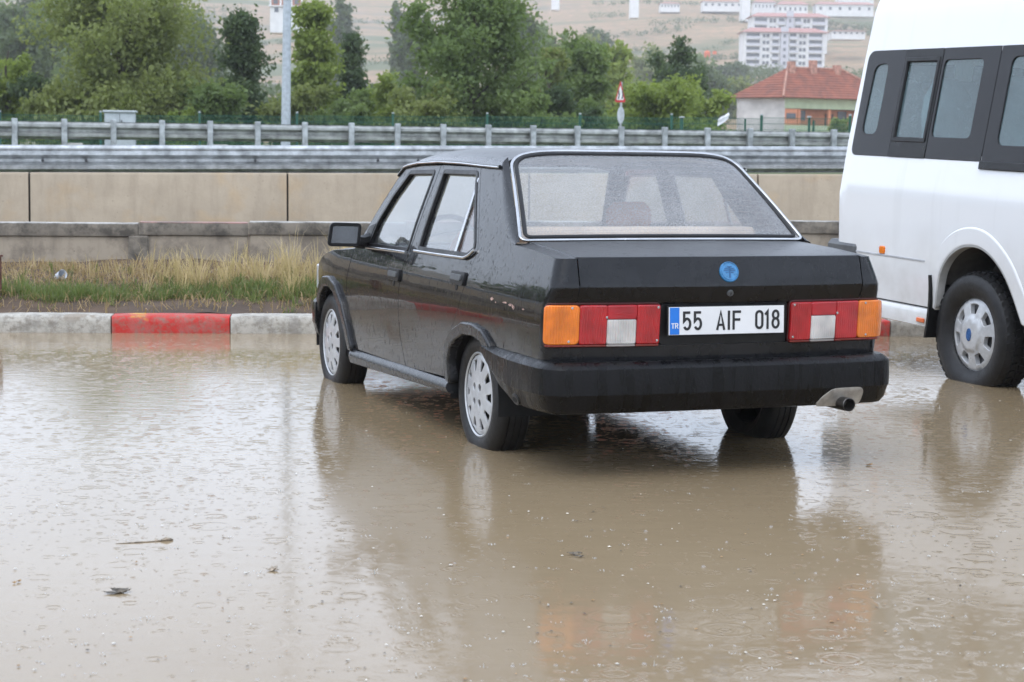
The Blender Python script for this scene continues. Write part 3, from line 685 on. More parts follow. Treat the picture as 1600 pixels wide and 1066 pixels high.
def tree(name, px, Y, top, wpx, leaf, label, n=9000, size=.085, seed=1, shape='round', basepx=None, group='trees and shrubs beyond the road', cat='tree', bush=False, fill=1.):
    rr = random.Random(seed); q = at(px, 200, Y); zb_ = H(q.x, q.y); ht = at(px, top, Y).z - zb_; rad = wpx/2*Y/FPX
    t_ = tag(empty(name, (q.x, q.y, zb_)), label, cat, group)
    cen = []; spr = []; mb = MB(); nb = 14 if bush else 30
    if not bush:
        tr = [(rr.uniform(-.04, .04)*k*ht*.2, rr.uniform(-.04, .04)*k*ht*.2, ht*.9*k/6) for k in range(7)]
        mb.tube([(p[0]*1., p[1], p[2]-.1 if i == 0 else p[2]) for i, p in enumerate(tr)], [ht*.022*(1-k/7.5)+.01 for k in range(7)], 7)
    for b in range(nb):
        u = rr.random(); az = rr.uniform(0, 2*PI)
        if shape == 'cone': zz = ht*(.08+.90*u); rx = rad*(1.02-u)**.8*rr.uniform(.75, 1.05); z0 = zz - rx*.15
        elif shape == 'column': zz = ht*(.06+.92*u); rx = rad*(1-.75*u*u)*rr.uniform(.55, 1.1); z0 = zz - rx*.9
        else:
            zz = ht*(.10+.88*u) if not bush else ht*(.05+.85*u); k = (zz/ht-.38)/.62 if zz/ht > .38 else (.38-zz/ht)/.60
            rx = rad*math.sqrt(max(.04, 1-k*k))*rr.uniform(.70, 1.12); z0 = max(0, zz - ht*rr.uniform(.25, .45))
        tip = Vector((math.cos(az)*rx, math.sin(az)*rx, zz)); st = Vector((0, 0, max(.02*ht, z0))); pts = []
        for k in range(7):
            f_ = k/6; p_ = st.lerp(tip, f_) + Vector((rr.gauss(0, .03), rr.gauss(0, .03), .10*math.sin(f_*PI)))*rad*.5*(1 if k else 0); pts.append(p_)
        mb.tube(pts, [ht*.008*(1-k/7)+.004 for k in range(7)], 4)
        for k in range(2, 7):
            for _ in range(2): cen.append(tuple(pts[k] + Vector((rr.gauss(0, 1), rr.gauss(0, 1), rr.gauss(0, .8)))*rad*.10)); spr.append(rad*rr.uniform(.07, .16)*fill)
    mb.build('trunk', BARK, t_, 60)
    me = leaf_mesh('crown', cen, max(1, int(n*1.35)//len(cen)), spr, size*1.12, seed); link('crown', me, LM[leaf], t_)
    return t_
tree('spreading_tree', 190, 58, -45, 285, 'olive', 'large bushy olive-green tree at left towering over the rail', 26000, .075, 1)
tree('dark_tree', 376, 62, 36, 112, 'dark', 'dark conical tree just left of the lighting pole', 12000, .075, 2, 'cone', fill=1.5)
tree('young_poplar', 490, 66, -2, 92, 'light', 'slender yellow-green tree right of the lighting pole', 11000, .085, 3, 'column', fill=1.45)
tree('small_conifer', 550, 70, 55, 70, 'dark', 'small dark conifer between the yellow-green tree and the big tree', 6000, .075, 4, 'cone', fill=1.5)
tree('broad_tree', 735, 60, -22, 225, 'mid', 'large round-crowned green tree in the middle behind the car roof', 23000, .075, 5)
tree('edge_tree', 12, 60, 62, 85, 'light', 'bright green tree cut off by the left picture edge', 7000, .075, 6)
tree('edge_shrub', 62, 59, 100, 80, 'dark', 'dark shrub between the left edge tree and the olive tree', 5000, .07, 7, bush=True, cat='shrub')
tree('grey_green_tree', 905, 74, 52, 105, 'mid', 'upright green tree left of the warning sign', 9000, .09, 8)
tree('slim_tree', 858, 72, 70, 70, 'olive', 'slim green tree right of the large middle tree', 6000, .085, 9, 'column')
tree('dark_round_tree', 1045, 92, 66, 120, 'dark', 'dark rounded tree above the pale shrubs right of the sign', 9000, .11, 10)
tree('pale_shrub', 1035, 66, 112, 150, 'light', 'pale green shrub mass right of the warning sign', 11000, .08, 11, bush=True, cat='shrub')
tree('pale_shrub', 1098, 70, 128, 90, 'light', 'pale shrub nearest the white house wall', 8000, .085, 12, bush=True, cat='shrub')
tree('sign_shrub', 945, 62, 128, 90, 'mid', 'dark green shrub growing around the warning sign post', 6500, .075, 13, bush=True, cat='shrub')
tree('yellowish_shrub', 595, 62, 108, 110, 'light', 'yellowish shrub between the small conifer and the middle tree', 8000, .075, 14, bush=True, cat='shrub')
tree('pole_shrub', 470, 60, 128, 110, 'olive', 'low olive shrub at the foot of the lighting pole', 7000, .07, 15, bush=True, cat='shrub')
tree('low_shrub', 660, 57, 130, 130, 'olive', 'low shrub under the left side of the middle tree', 8000, .07, 16, bush=True, cat='shrub')
tree('low_shrub', 825, 58, 118, 120, 'mid', 'low shrub under the right side of the middle tree', 8000, .07, 17, bush=True, cat='shrub')
tree('low_shrub', 330, 57, 120, 130, 'mid', 'low shrub between the olive tree and dark conical tree', 8000, .07, 18, bush=True, cat='shrub')
tree('flowering_shrub', 282, 55, 158, 50, 'light', 'small pale flowering shrub behind the rail right of the cabinet', 3000, .06, 19, bush=True, cat='shrub')
tree('low_shrub', 120, 57, 120, 150, 'olive', 'low shrub under the left flank of the olive tree', 8000, .07, 20, bush=True, cat='shrub')
tree('thicket_shrub', 890, 60, 135, 110, 'dark', 'dark shrub below the upright green tree', 7000, .075, 21, bush=True, cat='shrub')
tree('thicket_shrub', 545, 59, 132, 100, 'mid', 'green shrub below the small conifer', 6500, .075, 22, bush=True, cat='shrub')
tree('garden_shrub', 1312, 150, 184, 30, 'light', 'round garden shrub in front of the orange house at the van', 1800, .12, 23, bush=True, cat='shrub')
far = [(650, 230, 14, 62, 'blue', 'round bluish tree alone on the tan field'), (625, 330, -6, 34, 'blue', 'small upright tree above the tan field'), (541, 340, -10, 50, 'blue', 'hazy tree at the top edge above the poplar'),
       (20, 170, 12, 100, 'blue', 'hazy tree at the upper left corner'), (85, 190, -8, 90, 'mid', 'hazy green tree at the top left behind the olive tree'), (45, 150, 40, 90, 'blue', 'hazy bush tree above the left edge tree'),
       (300, 200, 20, 110, 'blue', 'hazy tree right behind the olive tree crown'), (820, 210, 22, 80, 'blue', 'hazy blue tree behind the right flank of the middle tree'),
       (870, 240, 45, 70, 'mid', 'hazy tree above the slim tree'), (955, 130, 62, 70, 'light', 'light hazy tree above the warning sign'), (805, 420, 4, 44, 'blue', 'far tree at the skyline right of the middle tree'),
       (915, 330, 58, 60, 'olive', 'far shrubby tree below the white tower'), (1100, 260, 112, 90, 'blue', 'hazy scrub tree left of the tiled roof'), (1140, 300, 128, 80, 'olive', 'olive scrub tree behind the roof corner'),        (-5, 230, -12, 90, 'mid', 'hazy green tree cut by the top left corner'), (60, 300, -18, 80, 'blue', 'bluish tree high on the left slope'), (120, 330, -16, 80, 'mid', 'green tree high on the slope left of the olive crown'), (270, 300, -10, 90, 'blue', 'bluish tree on the slope right of the olive crown'),
       (845, 330, 30, 70, 'mid', 'green slope tree right of the middle crown'),
       (930, 420, 40, 60, 'blue', 'bluish slope tree left of the white tower'), (1010, 380, 68, 70, 'olive', 'olive slope tree above the dark rounded tree'), (1085, 420, 92, 70, 'mid', 'green slope tree left of the apartment block'), (1140, 440, 104, 60, 'blue', 'bluish slope tree at the foot of the apartment block')]
for i, (px, Y, top, wpx, lf, lab) in enumerate(far):
    tree('distant_tree', px, Y, top, wpx, lf, lab, 3200, .10+Y*.0009, 40+i, 'round', group='hazy trees on the slope', fill=1.3)
def spot_tree(name, x, y, ht, wd, leaf, label, n, size, seed, group):
    rr = random.Random(seed); z = max(.0, H(x, y)); t_ = tag(empty(name, (x, y, z)), label, 'tree', group); cen = []; spr = []; mb = MB()
    mb.tube([(0, 0, -.1), (.1, 0, ht*.4), (0, .1, ht*.9)], [ht*.025, ht*.017, .02], 7)
    for b in range(26):
        az = rr.uniform(0, 2*PI); u = rr.random(); zz = ht*(.18+.80*u); k = abs(zz/ht-.55)/.48; rx = wd/2*math.sqrt(max(.05, 1-k*k))*rr.uniform(.6, 1.1); st = Vector((0, 0, zz*.6)); tip = Vector((math.cos(az)*rx, math.sin(az)*rx, zz)); mb.tube([st, st.lerp(tip, .5)+Vector((0, 0, .1)), tip], [.06, .04, .02], 4)
        for k in range(4): cen.append(tuple(st.lerp(tip, .4+.2*k))); spr.append(wd*rr.uniform(.06, .10))
    mb.build('trunk', BARK, t_, 60); link('crown', leaf_mesh('crown', cen, n//len(cen), spr, size, seed), LM[leaf], t_)
ORD = ('first', 'second', 'third', 'fourth', 'fifth', 'sixth', 'seventh', 'eighth', 'ninth', 'tenth')
for i, (x, y, ht) in enumerate(((-17, 33, 2.4), (-21, 29, 2.9), (-25, 27, 2.2), (-29, 24, 2.8), (-32, 19, 2.4), (-34, 13, 2.6))):
    spot_tree('roadside_tree', x, y, ht, 4.2, ('dark', 'mid', 'olive')[i % 3], ORD[i] + ' roadside tree counting outwards from the left picture edge', 5000, .16, 90+i, 'roadside trees outside the left edge')
for i in range(10):
    a_ = R(168 + i*21); r_ = 52 + 9*math.sin(i*2.3); spot_tree('added_reflection_tree', r_*math.cos(a_), r_*math.sin(a_), 8 + 3*math.sin(i*1.7), 12, ('mid', 'dark', 'olive')[i % 3], ORD[i] + ' tree of the unseen row added behind the viewpoint for dark reflections, counted clockwise from the left'.replace('clockwise ', ''), 3000, .32, 120+i, 'unseen trees added behind the viewpoint')  # unseen trees, added to darken low reflections in the car and van
# scrub on the hillside: a mass nobody could count
rr = random.Random(77); cen = []; spr = []
for row in range(150):
    y0 = rr.uniform(190, 1050); x0 = rr.uniform(-.30, .30)*y0; L = rr.uniform(15, 90); n = int(L/3.5); sl = rr.uniform(-.25, .25)
    for i in range(n):
        if (-.145*y0 < x0 + i*3.5 < -.04*y0 and row % 5) or (y0 < 340 and x0 + i*3.5 > .07*y0): continue
        x = x0 + i*3.5 + rr.gauss(0, 1); y = y0 + sl*i*3.5 + rr.gauss(0, 1.5); cen.append((x, y, H(x, y)+rr.uniform(.4, 1.6))); spr.append(rr.uniform(.8, 1.5))
for i in range(900):
    y = rr.uniform(110, 330) if i < 500 else rr.uniform(300, 900); x = rr.uniform(-.30, .20)*y if i < 500 else rr.uniform(-.30, -.14)*y
    if (-.14*y < x < -.03*y and y > 180) or x > .09*y: continue
    cen.append((x, y, H(x, y)+rr.uniform(.5, 2.2))); spr.append(rr.uniform(.7, 1.3))
me = leaf_mesh('hillside_scrub', cen, 60, spr, .40, 5); tag(link('hillside_scrub', me, LM['blue']), 'scattered hazy scrub and hedgerows on the hillside', 'scrub', kind='stuff')

# ------------------------------------------------------------------ buildings
WWHITE = mat('white_render', (.70, .70, .69), .85, var=.06, scale=.6); ROOFP = mat('pink_roof', (.42, .20, .17), .8, var=.15, scale=1.5); WINDK = mat('dark_window', (.09, .10, .12), .2); GREYW = mat('pale_grey_render', (.50, .50, .54), .85, var=.06, scale=.5)
def win_block(parent, xs_, zs_, wd, ht_, y, mt=WINDK):
    src = None
    for z in zs_:
        for x in xs_:
            if src is None:
                src = MB().box(-wd/2, wd/2, -.08, .06, 0, ht_).build('window', mt, parent); o_ = src
            else:
                o_ = src.copy(); COL.objects.link(o_); o_.parent = parent
            o_.location = (x, y, z)
def apartment(name, pxl, pxr, top, bot, Y, floors, label, rz=0):
    a, b = at(pxl, bot, Y), at(pxr, bot, Y); W = (b-a).length; zt = at(pxl, top, Y).z - a.z; c_ = (a+b)/2
    e_ = tag(empty(name, (c_.x, c_.y, a.z), rz), label, 'building'); h = zt/floors
    MB().box(-W/2, W/2, 0, 12, -8, zt).build('wall', WWHITE, e_)
    MB().box(-W*.045, W*.045, -1.1, -.001, -8, zt+h*.8).build('stair_tower', GREYW, e_)
    MB().add([(-W/2-1, -1.6, zt), (W/2+1, -1.6, zt), (W/2+1, 13, zt), (-W/2-1, 13, zt), (-W/2+3, 5, zt+1.9), (W/2-3, 5, zt+1.9), (W/2-3, 7, zt+1.9), (-W/2+3, 7, zt+1.9)],
             [(0, 1, 5, 4), (1, 2, 6, 5), (2, 3, 7, 6), (3, 0, 4, 7), (4, 5, 6, 7), (3, 2, 1, 0)]).build('roof', ROOFP, e_)
    zs_ = [h*k + h*.25 for k in range(floors)]
    win_block(e_, [-W*.245, -W*.20, W*.20, W*.245], zs_, W*.035, h*.5, 0)
    win_block(e_, [0], zs_, W*.03, h*.45, -1.1)
    bal = None
    for k in range(floors):
        for cx, wd in ((-W*.38, W*.16), (-W*.115, W*.09), (W*.115, W*.09), (W*.38, W*.16)):
            z = h*k
            MB().box(cx-wd/2, cx+wd/2, -.06, .05, z+h*.12, z+h*.86).build('balcony_recess', WINDK, e_)
            MB().box(cx-wd/2-.15, cx+wd/2+.15, -1.3, -.062, z-.1, z+.12).build('balcony_slab', WWHITE, e_)
            MB().box(cx-wd/2-.15, cx+wd/2+.15, -1.3, -1.2, z+.122, z+h*.38).build('balcony_rail', GREYW, e_)
    for cx in (-W*.475, -W*.285, -W*.16, W*.16, W*.285, W*.475):
        MB().box(cx-W*.015, cx+W*.015, -.5, -.002, -8, zt-.05).build('pier', WWHITE, e_)
    return e_
apartment('apartment_block', 1160, 1288, 50, 114, 640, 6, 'grey and white apartment block with balconies standing above the tiled roof')
apartment('apartment_block', 1174, 1293, 26, 50, 720, 2, 'upper apartment block showing its top floors behind the other block')
def hall(name, pxl, pxr, top, bot, Y, label, roof=True, nw=6, wallm=None):
    a, b = at(pxl, bot, Y), at(pxr, bot, Y); W = (b-a).length; zt = at((pxl+pxr)/2, top, Y).z - a.z; c_ = (a+b)/2
    e_ = tag(empty(name, (c_.x, c_.y, a.z)), label, 'building', 'pale buildings on the hilltop'); h = zt*(.72 if roof else 1)
    MB().box(-W/2, W/2, 0, 10, -1.5, h).build('wall', wallm or WWHITE, e_)
    if roof: MB().add([(-W/2-.6, -.8, h), (W/2+.6, -.8, h), (W/2+.6, 10.8, h), (-W/2-.6, 10.8, h), (-W/2+2, 5, zt), (W/2-2, 5, zt)], [(0, 1, 5, 4), (1, 2, 5), (2, 3, 4, 5), (3, 0, 4), (3, 2, 1, 0)]).build('roof', ROOFP, e_)
    if nw: win_block(e_, [W*(-.42 + .84*i/(max(1, nw-1))) for i in range(nw)], [h*.35], min(1.2, W*.06), h*.35, 0)
    return e_
for a_ in ((1032, 1062, 2, 14, 900, 'small white hilltop house left of the long hall'), (1098, 1160, -2, 13, 900, 'long white hilltop hall with red roof'), (1178, 1212, -2, 17, 880, 'white hilltop hall directly above the upper block'), (1215, 1262, 1, 22, 860, 'pale pink-roofed hall right behind the apartment blocks'),
          (1275, 1365, 2, 20, 860, 'wide pink-roofed hilltop hall beside the van'), (1300, 1352, 46, 55, 700, 'low white shed right of the apartment block'), (1310, 1365, -12, 3, 930, 'topmost pink roof at the picture edge by the van')): hall('hilltop_building', *a_)
hall('white_tower', 985, 998, -14, 22, 800, 'white square tower on the ridge right of centre', False, 0); hall('white_tower', 862, 874, -12, 10, 820, 'white tower block at the top edge above the slim tree', False, 0); hall('white_tower', 1159, 1172, -10, 28, 860, 'narrow white tower left of the upper apartment block', False, 0)
# unfinished brick house on the left slope
Y = 420.; a = at(422, 23, Y); b = at(472, 23, Y); W = (b-a).length; zt = at(447, -4, Y).z - a.z
bh = tag(empty('unfinished_house', ((a.x+b.x)/2, a.y, a.z)), 'unfinished house with red brick upper floor behind the lighting pole', 'building')
BRK = mat('red_hollow_brick', (.40, .16, .10), .9, var=.2, scale=4)
MB().box(-W/2, W/2, 0, 7, -4, zt*.50).build('ground_floor', WWHITE, bh); MB().box(-W/2+.3, W/2-.3, .3, 7, zt*.502, zt).build('brick_floor', BRK, bh)
MB().box(-W/2-.3, W/2+.3, -.5, 7.2, zt*.5-.12, zt*.5+.12).build('slab', WWHITE, bh)
for x in (-W*.49, -W*.17, W*.17, W*.49): MB().box(x-.18, x+.18, -.01, .29, zt*.5+.13, zt).build('column', WWHITE, bh)
win_block(bh, [-W*.3, 0, W*.3], [zt*.15], .9, 1.0, 0); win_block(bh, [-W*.33, W*.33], [zt*.62], 1., 1.1, .3)
# orange site machine far on the slope
q = at(1105, 80, 600); orange = tag(empty('site_tank', (q.x, q.y, q.z-2)), 'orange tank far on the slope left of the apartment block', 'tank')
MB().lathe([(0, 0), (.8, 0), (1.0, .4), (1.0, 1.6), (.6, 2.1), (0, 2.2)], (0, 0, 0), 'z', 12).build('tank_body', mat('orange_paint', (.65, .14, .05), .6), orange)
MB().box(1.8, 3.0, -.6, .6, 1.0, 2.0).build('machine_body', MC['orange_paint'], orange)
# house with tiled roof
Y = 190.; rzh = R(-33); k = Y/FPX
cor = at(1225, 205, Y); hz = 0
hb = H(cor.x, cor.y) - 1
zE = at(1225, 153, Y).z - hb; zR = at(1270, 110, Y+6).z - hb
hs_ = tag(empty('tiled_house', (cor.x, cor.y, hb), R(24)), 'single-storey house with red tiled hip roof, white end wall and orange porch', 'house')
# local: corner at origin, front wall along +x (turned away), end wall along -x..., built as an L seen corner on
LF, LE = 13.0, 8.2      # front length (to the right), end wall depth
ang_e = R(118)          # direction of the end wall from the corner
ex, ey = math.cos(ang_e), math.sin(ang_e)
pA = (0, 0); pB = (LF, 0); pD = (LE*ex*.62 - .6, LE*ey*.62); pC = (LF + pD[0], pD[1])
def wallq(p, q_, z0, z1, th, name, m_):
    d = Vector((q_[0]-p[0], q_[1]-p[1])).normalized(); n_ = Vector((-d.y, d.x))*th
    MB().add([(p[0], p[1], z0), (q_[0], q_[1], z0), (q_[0]+n_.x, q_[1]+n_.y, z0), (p[0]+n_.x, p[1]+n_.y, z0), (p[0], p[1], z1), (q_[0], q_[1], z1), (q_[0]+n_.x, q_[1]+n_.y, z1), (p[0]+n_.x, p[1]+n_.y, z1)],
             [(3, 2, 1, 0), (4, 5, 6, 7), (0, 1, 5, 4), (1, 2, 6, 5), (2, 3, 7, 6), (3, 0, 4, 7)]).build(name, m_, hs_)
OR = mat('orange_render', (.62, .25, .13), .85, var=.1, scale=1.5); GRN = mat('pale_green_render', (.42, .50, .33), .85, var=.08, scale=1.5); WH = mat('grimy_white_render', (.55, .53, .51), .9, var=.14, scale=.8)
wallq(pD, pA, 0, zE, .25, 'end_wall', WH); wallq(pA, pB, zE-1.05, zE, .25, 'green_band', GRN)
wallq((0, 1.5), (LF, 1.5), 0, zE-1.05, .2, 'porch_wall', OR); wallq((-.0, .05), (1.6, .05), 0, zE-1.10, .2, 'front_wall', OR); wallq((0, 0.01), (LF, .01), 0, zE-2.75, .15, 'parapet', GRN); wallq(pB, pC, 0, zE, .2, 'far_wall', WH); wallq(pC, pD, 0, zE, .2, 'rear_wall', WH)
for x in (1.9, 5.6, 9.4): MB().box(x-.15, x+.15, .16, .46, 0, zE-1.06).build('column', OR, hs_)
win_block(hs_, [2.9, 8.0], [zE-2.2], 1.1, 1.0, 1.5); MB().box(5.9, 6.9, 1.40, 1.56, 0, zE-1.5).build('door', mat('brown_door', (.12, .07, .05), .6), hs_)
MB().box(.25, 1.35, -.03, .04, zE-2.1, zE-1.55).build('window', WINDK, hs_)
ov = .75; eA = (-ov*.9, -ov); eB = (LF+ov, -ov); eC = (pC[0]+ov, pC[1]+ov); eD = (pD[0]-ov, pD[1]+ov*.6)
def midp(a, b, f): return (a[0]+(b[0]-a[0])*f, a[1]+(b[1]-a[1])*f)
r1 = midp(midp(eA, eD, .5), midp(eB, eC, .5), .26); r2 = midp(midp(eA, eD, .5), midp(eB, eC, .5), .72)
ROOFT = mat('red_roof_tiles', (.34, .115, .070), .85, var=.45, scale=1.3, col2=(.19, .075, .055), bmp=.6, bscale=9)
z0 = zE+.02
MB().add([(*eA, z0), (*eB, z0), (*eC, z0), (*eD, z0), (*r1, zR), (*r2, zR)], [(0, 1, 5, 4), (1, 2, 5), (2, 3, 4, 5), (3, 0, 4), (3, 2, 1, 0)]).build('roof', ROOFT, hs_, flat=True)
def course(a, b, c_, d_, n):               # tile courses standing proud along the slope a-b (eave) to d-c (ridge)
    for i in range(n):
        f1, f2 = i/n, (i+.92)/n
        P = [Vector((*midp(a, d_, f1), z0+(zR-z0)*f1+.10)), Vector((*midp(b, c_, f1), z0+(zR-z0)*f1+.10)), Vector((*midp(b, c_, f2), z0+(zR-z0)*f2+.03)), Vector((*midp(a, d_, f2), z0+(zR-z0)*f2+.03))]
        MB().add([tuple(p) for p in P] + [(p.x, p.y, p.z-.06) for p in P], [(0, 1, 2, 3), (4, 7, 6, 5), (0, 4, 5, 1), (1, 5, 6, 2), (2, 6, 7, 3), (3, 7, 4, 0)]).build('tile_course', ROOFT, hs_, flat=True)
course(eA, eB, r2, r1, 12); course(eD, eA, r1, r1, 12)
RIDGE = mat('pale_ridge_tiles', (.45, .24, .18), .9, var=.3, scale=3)
MB().tube([(*eA, z0+.14), (*r1, zR+.1)], .13, 6).build('hip_tiles', RIDGE, hs_); MB().tube([(*r1, zR+.1), (*r2, zR+.1)], .13, 6).build('ridge_tiles', RIDGE, hs_); MB().tube([(*eB, z0+.14), (*r2, zR+.1)], .13, 6).build('hip_tiles', RIDGE, hs_)
for fx, hgt in ((.05, .7), (.45, .9), (.9, .5)):
    c_ = midp(r1, r2, fx); MB().box(c_[0]-.35, c_[0]+.35, c_[1]-.5, c_[1]+.1, zR-.5, zR+hgt).build('chimney', RIDGE, hs_)
# ------------------------------------------------------------------ black saloon car (x forward from rear axle, y left, z above the water)
CYAW = 0.35875
car = tag(empty('sedan_car', (0.5206, 8.358, 0), PI/2 + CYAW), 'black rain-wet four-door saloon car standing in flood water, seen from behind', 'car')
_ys = pchip([.10, .25, .45, .60, .70, .80, .86, .95, 1.235, 1.30], [.715, .742, .762, .768, .760, .738, .720, .694, .600, .580])
def Ysd(x, z):
    y = _ys(z)
    if x > 2.2: y -= .055*((x-2.2)/.65)**2
    return y
def side(off=0.): return lambda x, z: (x, Ysd(x, z)+off, z)
def _xr(z):
    if z > .772: return -1.019 + (z-.772)*.30
    if z > .700: return -1.019 + (.772-z)*.42
    return -.989 + (.70-z)*.065
CRN = .06
def yc(z): return _ys(z) - CRN
def rear(off=0.):
    def f(u, z):
        a = abs(u); sg_ = 1 if u >= 0 else -1; yy = yc(z); xb = lambda q: _xr(z) + .05*(q/.70)**2
        if a <= yy: return (xb(a)-off, u, z)
        th = (a-yy)/CRN; xc = xb(yy)+CRN
        if th < PI/2: return (xc - (CRN+off)*math.cos(th), sg_*(yy + (CRN+off)*math.sin(th)), z)
        return (xc + (a-yy-CRN*PI/2), sg_*(yy+CRN+off), z)
    return f
XJ = -.883                                # where the side meets the rounded rear corner
def both(fn):
    for mir in (False, True): fn(mir)
# --- doors
B_line = [(.995, .240), (1.044, .391), (1.052, .526), (1.042, .616), (1.030, .680), (1.012, .745), (.975, .800)]
front_door = [(1.945, .235), (1.988, .354), (2.012, .448), (2.020, .526), (2.000, .618), (1.958, .715), (1.935, .785), (1.803, .897), (1.662, 1.041), (1.512, 1.183), (1.470, 1.220), (1.400, 1.236), (.893, 1.241)] + B_line[::-1]
r_edge = [(.313, 1.236), (.185, 1.085), (.055, .937), (.014, .869), (.030, .775), (.089, .669), (.129, .601), (.200, .530), (.266, .480), (.335, .417), (.372, .340), (.383, .262)]
rear_door = B_line + [(.893, 1.241)] + r_edge
f_win = rounded([(1.69, .806), (1.005, .816), (.958, 1.210), (1.354, 1.203), (1.51, 1.083), (1.652, .932)], .02, 3)
r_win = rounded([(.851, .830), (.135, .836), (.054, .872), (.080, .915), (.303, 1.165), (.328, 1.212), (.823, 1.213)], .022, 3)
GLASS_S = glass('side_window_glass', (.52, .57, .58), fog=.06, refl=1.7, beads=.08)
def chrome_path(pts, rad, name, parent, mir, off=.004, m_=None, flatn=8):
    P = [Vector((x, (Ysd(x, z)+off)*(-1 if mir else 1), z)) for x, z in pts]
    return MB().tube(P, rad, flatn).build(name, m_ or CHROME, parent, 60)
def door(mir, poly, win, handle, belt, hz_tilt):
    d = PB().panel([offset(poly, .0042), win], side(), (0, 1, 0), .045, .028, .0026, mir).build('door', PAINT, car)
    PB().panel(offset(win, -.012), side(-.016), (0, 1, 0), .06, .0, 0, mir).build('window_glass', GLASS_S, d)
    PB().panel([offset(win, -.003), offset(win, .014)], side(.0035), (0, 1, 0), .04, .012, .002, mir).build('window_seal', TRIM, d)
    chrome_path(belt, .0075, 'chrome_strip', d, mir, .010)
    hx, hz2 = handle; hl, hh = .088, .027
    b_ = PB().panel(rounded([(hx-hl, hz2-hh), (hx+hl, hz2-hh+.004), (hx+hl, hz2+hh), (hx-hl, hz2+hh)], .008, 3), side(.012), (0, 1, 0), .03, .014, .004, mir).build('door_handle', TRIM, d)
    PB().panel(rounded([(hx-hl*.75, hz2-hh*.3), (hx+hl*.72, hz2-hh*.3), (hx+hl*.72, hz2+hh*.55), (hx-hl*.75, hz2+hh*.55)], .006, 3), side(.021), (0, 1, 0), .03, .008, .003, mir).build('handle_flap', GREYPL, b_)
    PB().panel(circle(hx+hl*.1, hz2-hh-.016, .013, 12), side(.003), (0, 1, 0), .01, .006, .002, mir).build('key_lock', TRIM, b_)
    return d
def mkdoors(mir):
    d1 = door(mir, front_door, f_win, (1.125, .692), [(1.74, .798), (1.4, .803), (1.0, .808)], 0)
    d2 = door(mir, rear_door, r_win, (.165, .738), [(.87, .822), (.5, .824), (.14, .828), (.085, .842), (.035, .868)], 0)
    chrome_path([(.312, .838), (.300, 1.182)], .009, 'window_divider', d2, mir, -.006)
    # quarter light shows the covered seat back
    PB().panel(rounded([(1.80, .812), (1.70, .812), (1.655, .925), (1.76, .905)], .01, 2), side(.006), (0, 1, 0), .04, .01, .002, mir).build('mirror_base', TRIM, d1)
both(mkdoors)
for s_ in (False, True):
    PB().panel([(.36, .25), (1.96, .24), (2.02, .5), (1.93, .79), (.04, .80), (.06, .70), (.25, .50)], side(-.045), (0, 1, 0), .1, 0, 0, s_).build('dark_door_backing', DARK, car)  # dark sheet added behind the doors so the shut lines stay dark
# --- rear quarter with C-pillar
arch_r = [(.312, .262), (.306, .36), (.258, .440), (.175, .497), (.04, .540), (-.10, .545), (-.22, .527), (-.30, .487), (-.335, .445)]
arch_r_in = [(.272, .25), (.268, .352), (.226, .418), (.150, .466), (.03, .503), (-.10, .508), (-.20, .493), (-.27, .460), (-.298, .43)]
crease = [(.048, 1.238), (-.060, 1.129), (-.215, 1.000), (-.305, .938), (-.40, .913), (-.60, .9045), (-.80, .890), (XJ, .883)]
quarter = r_edge[::-1] + [(.2, 1.239)] + crease + [(-.897, .83), (-.911, .772), (-.880, .702), (-.866, .535), (-.861, .43), (-.335, .43)] + arch_r_in[::-1][0:] 
def glass_edge(t):                         # outer edge line of the rear screen, t 0 bottom .. 1 top
    return Vector((-.415 + (.060+.415)*t, .682 + (.563-.682)*t, .925 + (1.280-.925)*t - .0*math.sin(t*PI)))
_cx = pchip([0, .12, .35, .70, 1.], [-.42, -.335, -.225, -.060, .048]); _cz = pchip([0, .12, .35, .70, 1.], [.911, .930, .992, 1.129, 1.238])
zl_ = pchip([-.97, -.9, -.7, -.5, -.36], [.8885, .8965, .914, .925, .930])
SX = .637                                  # half width of the boot lid
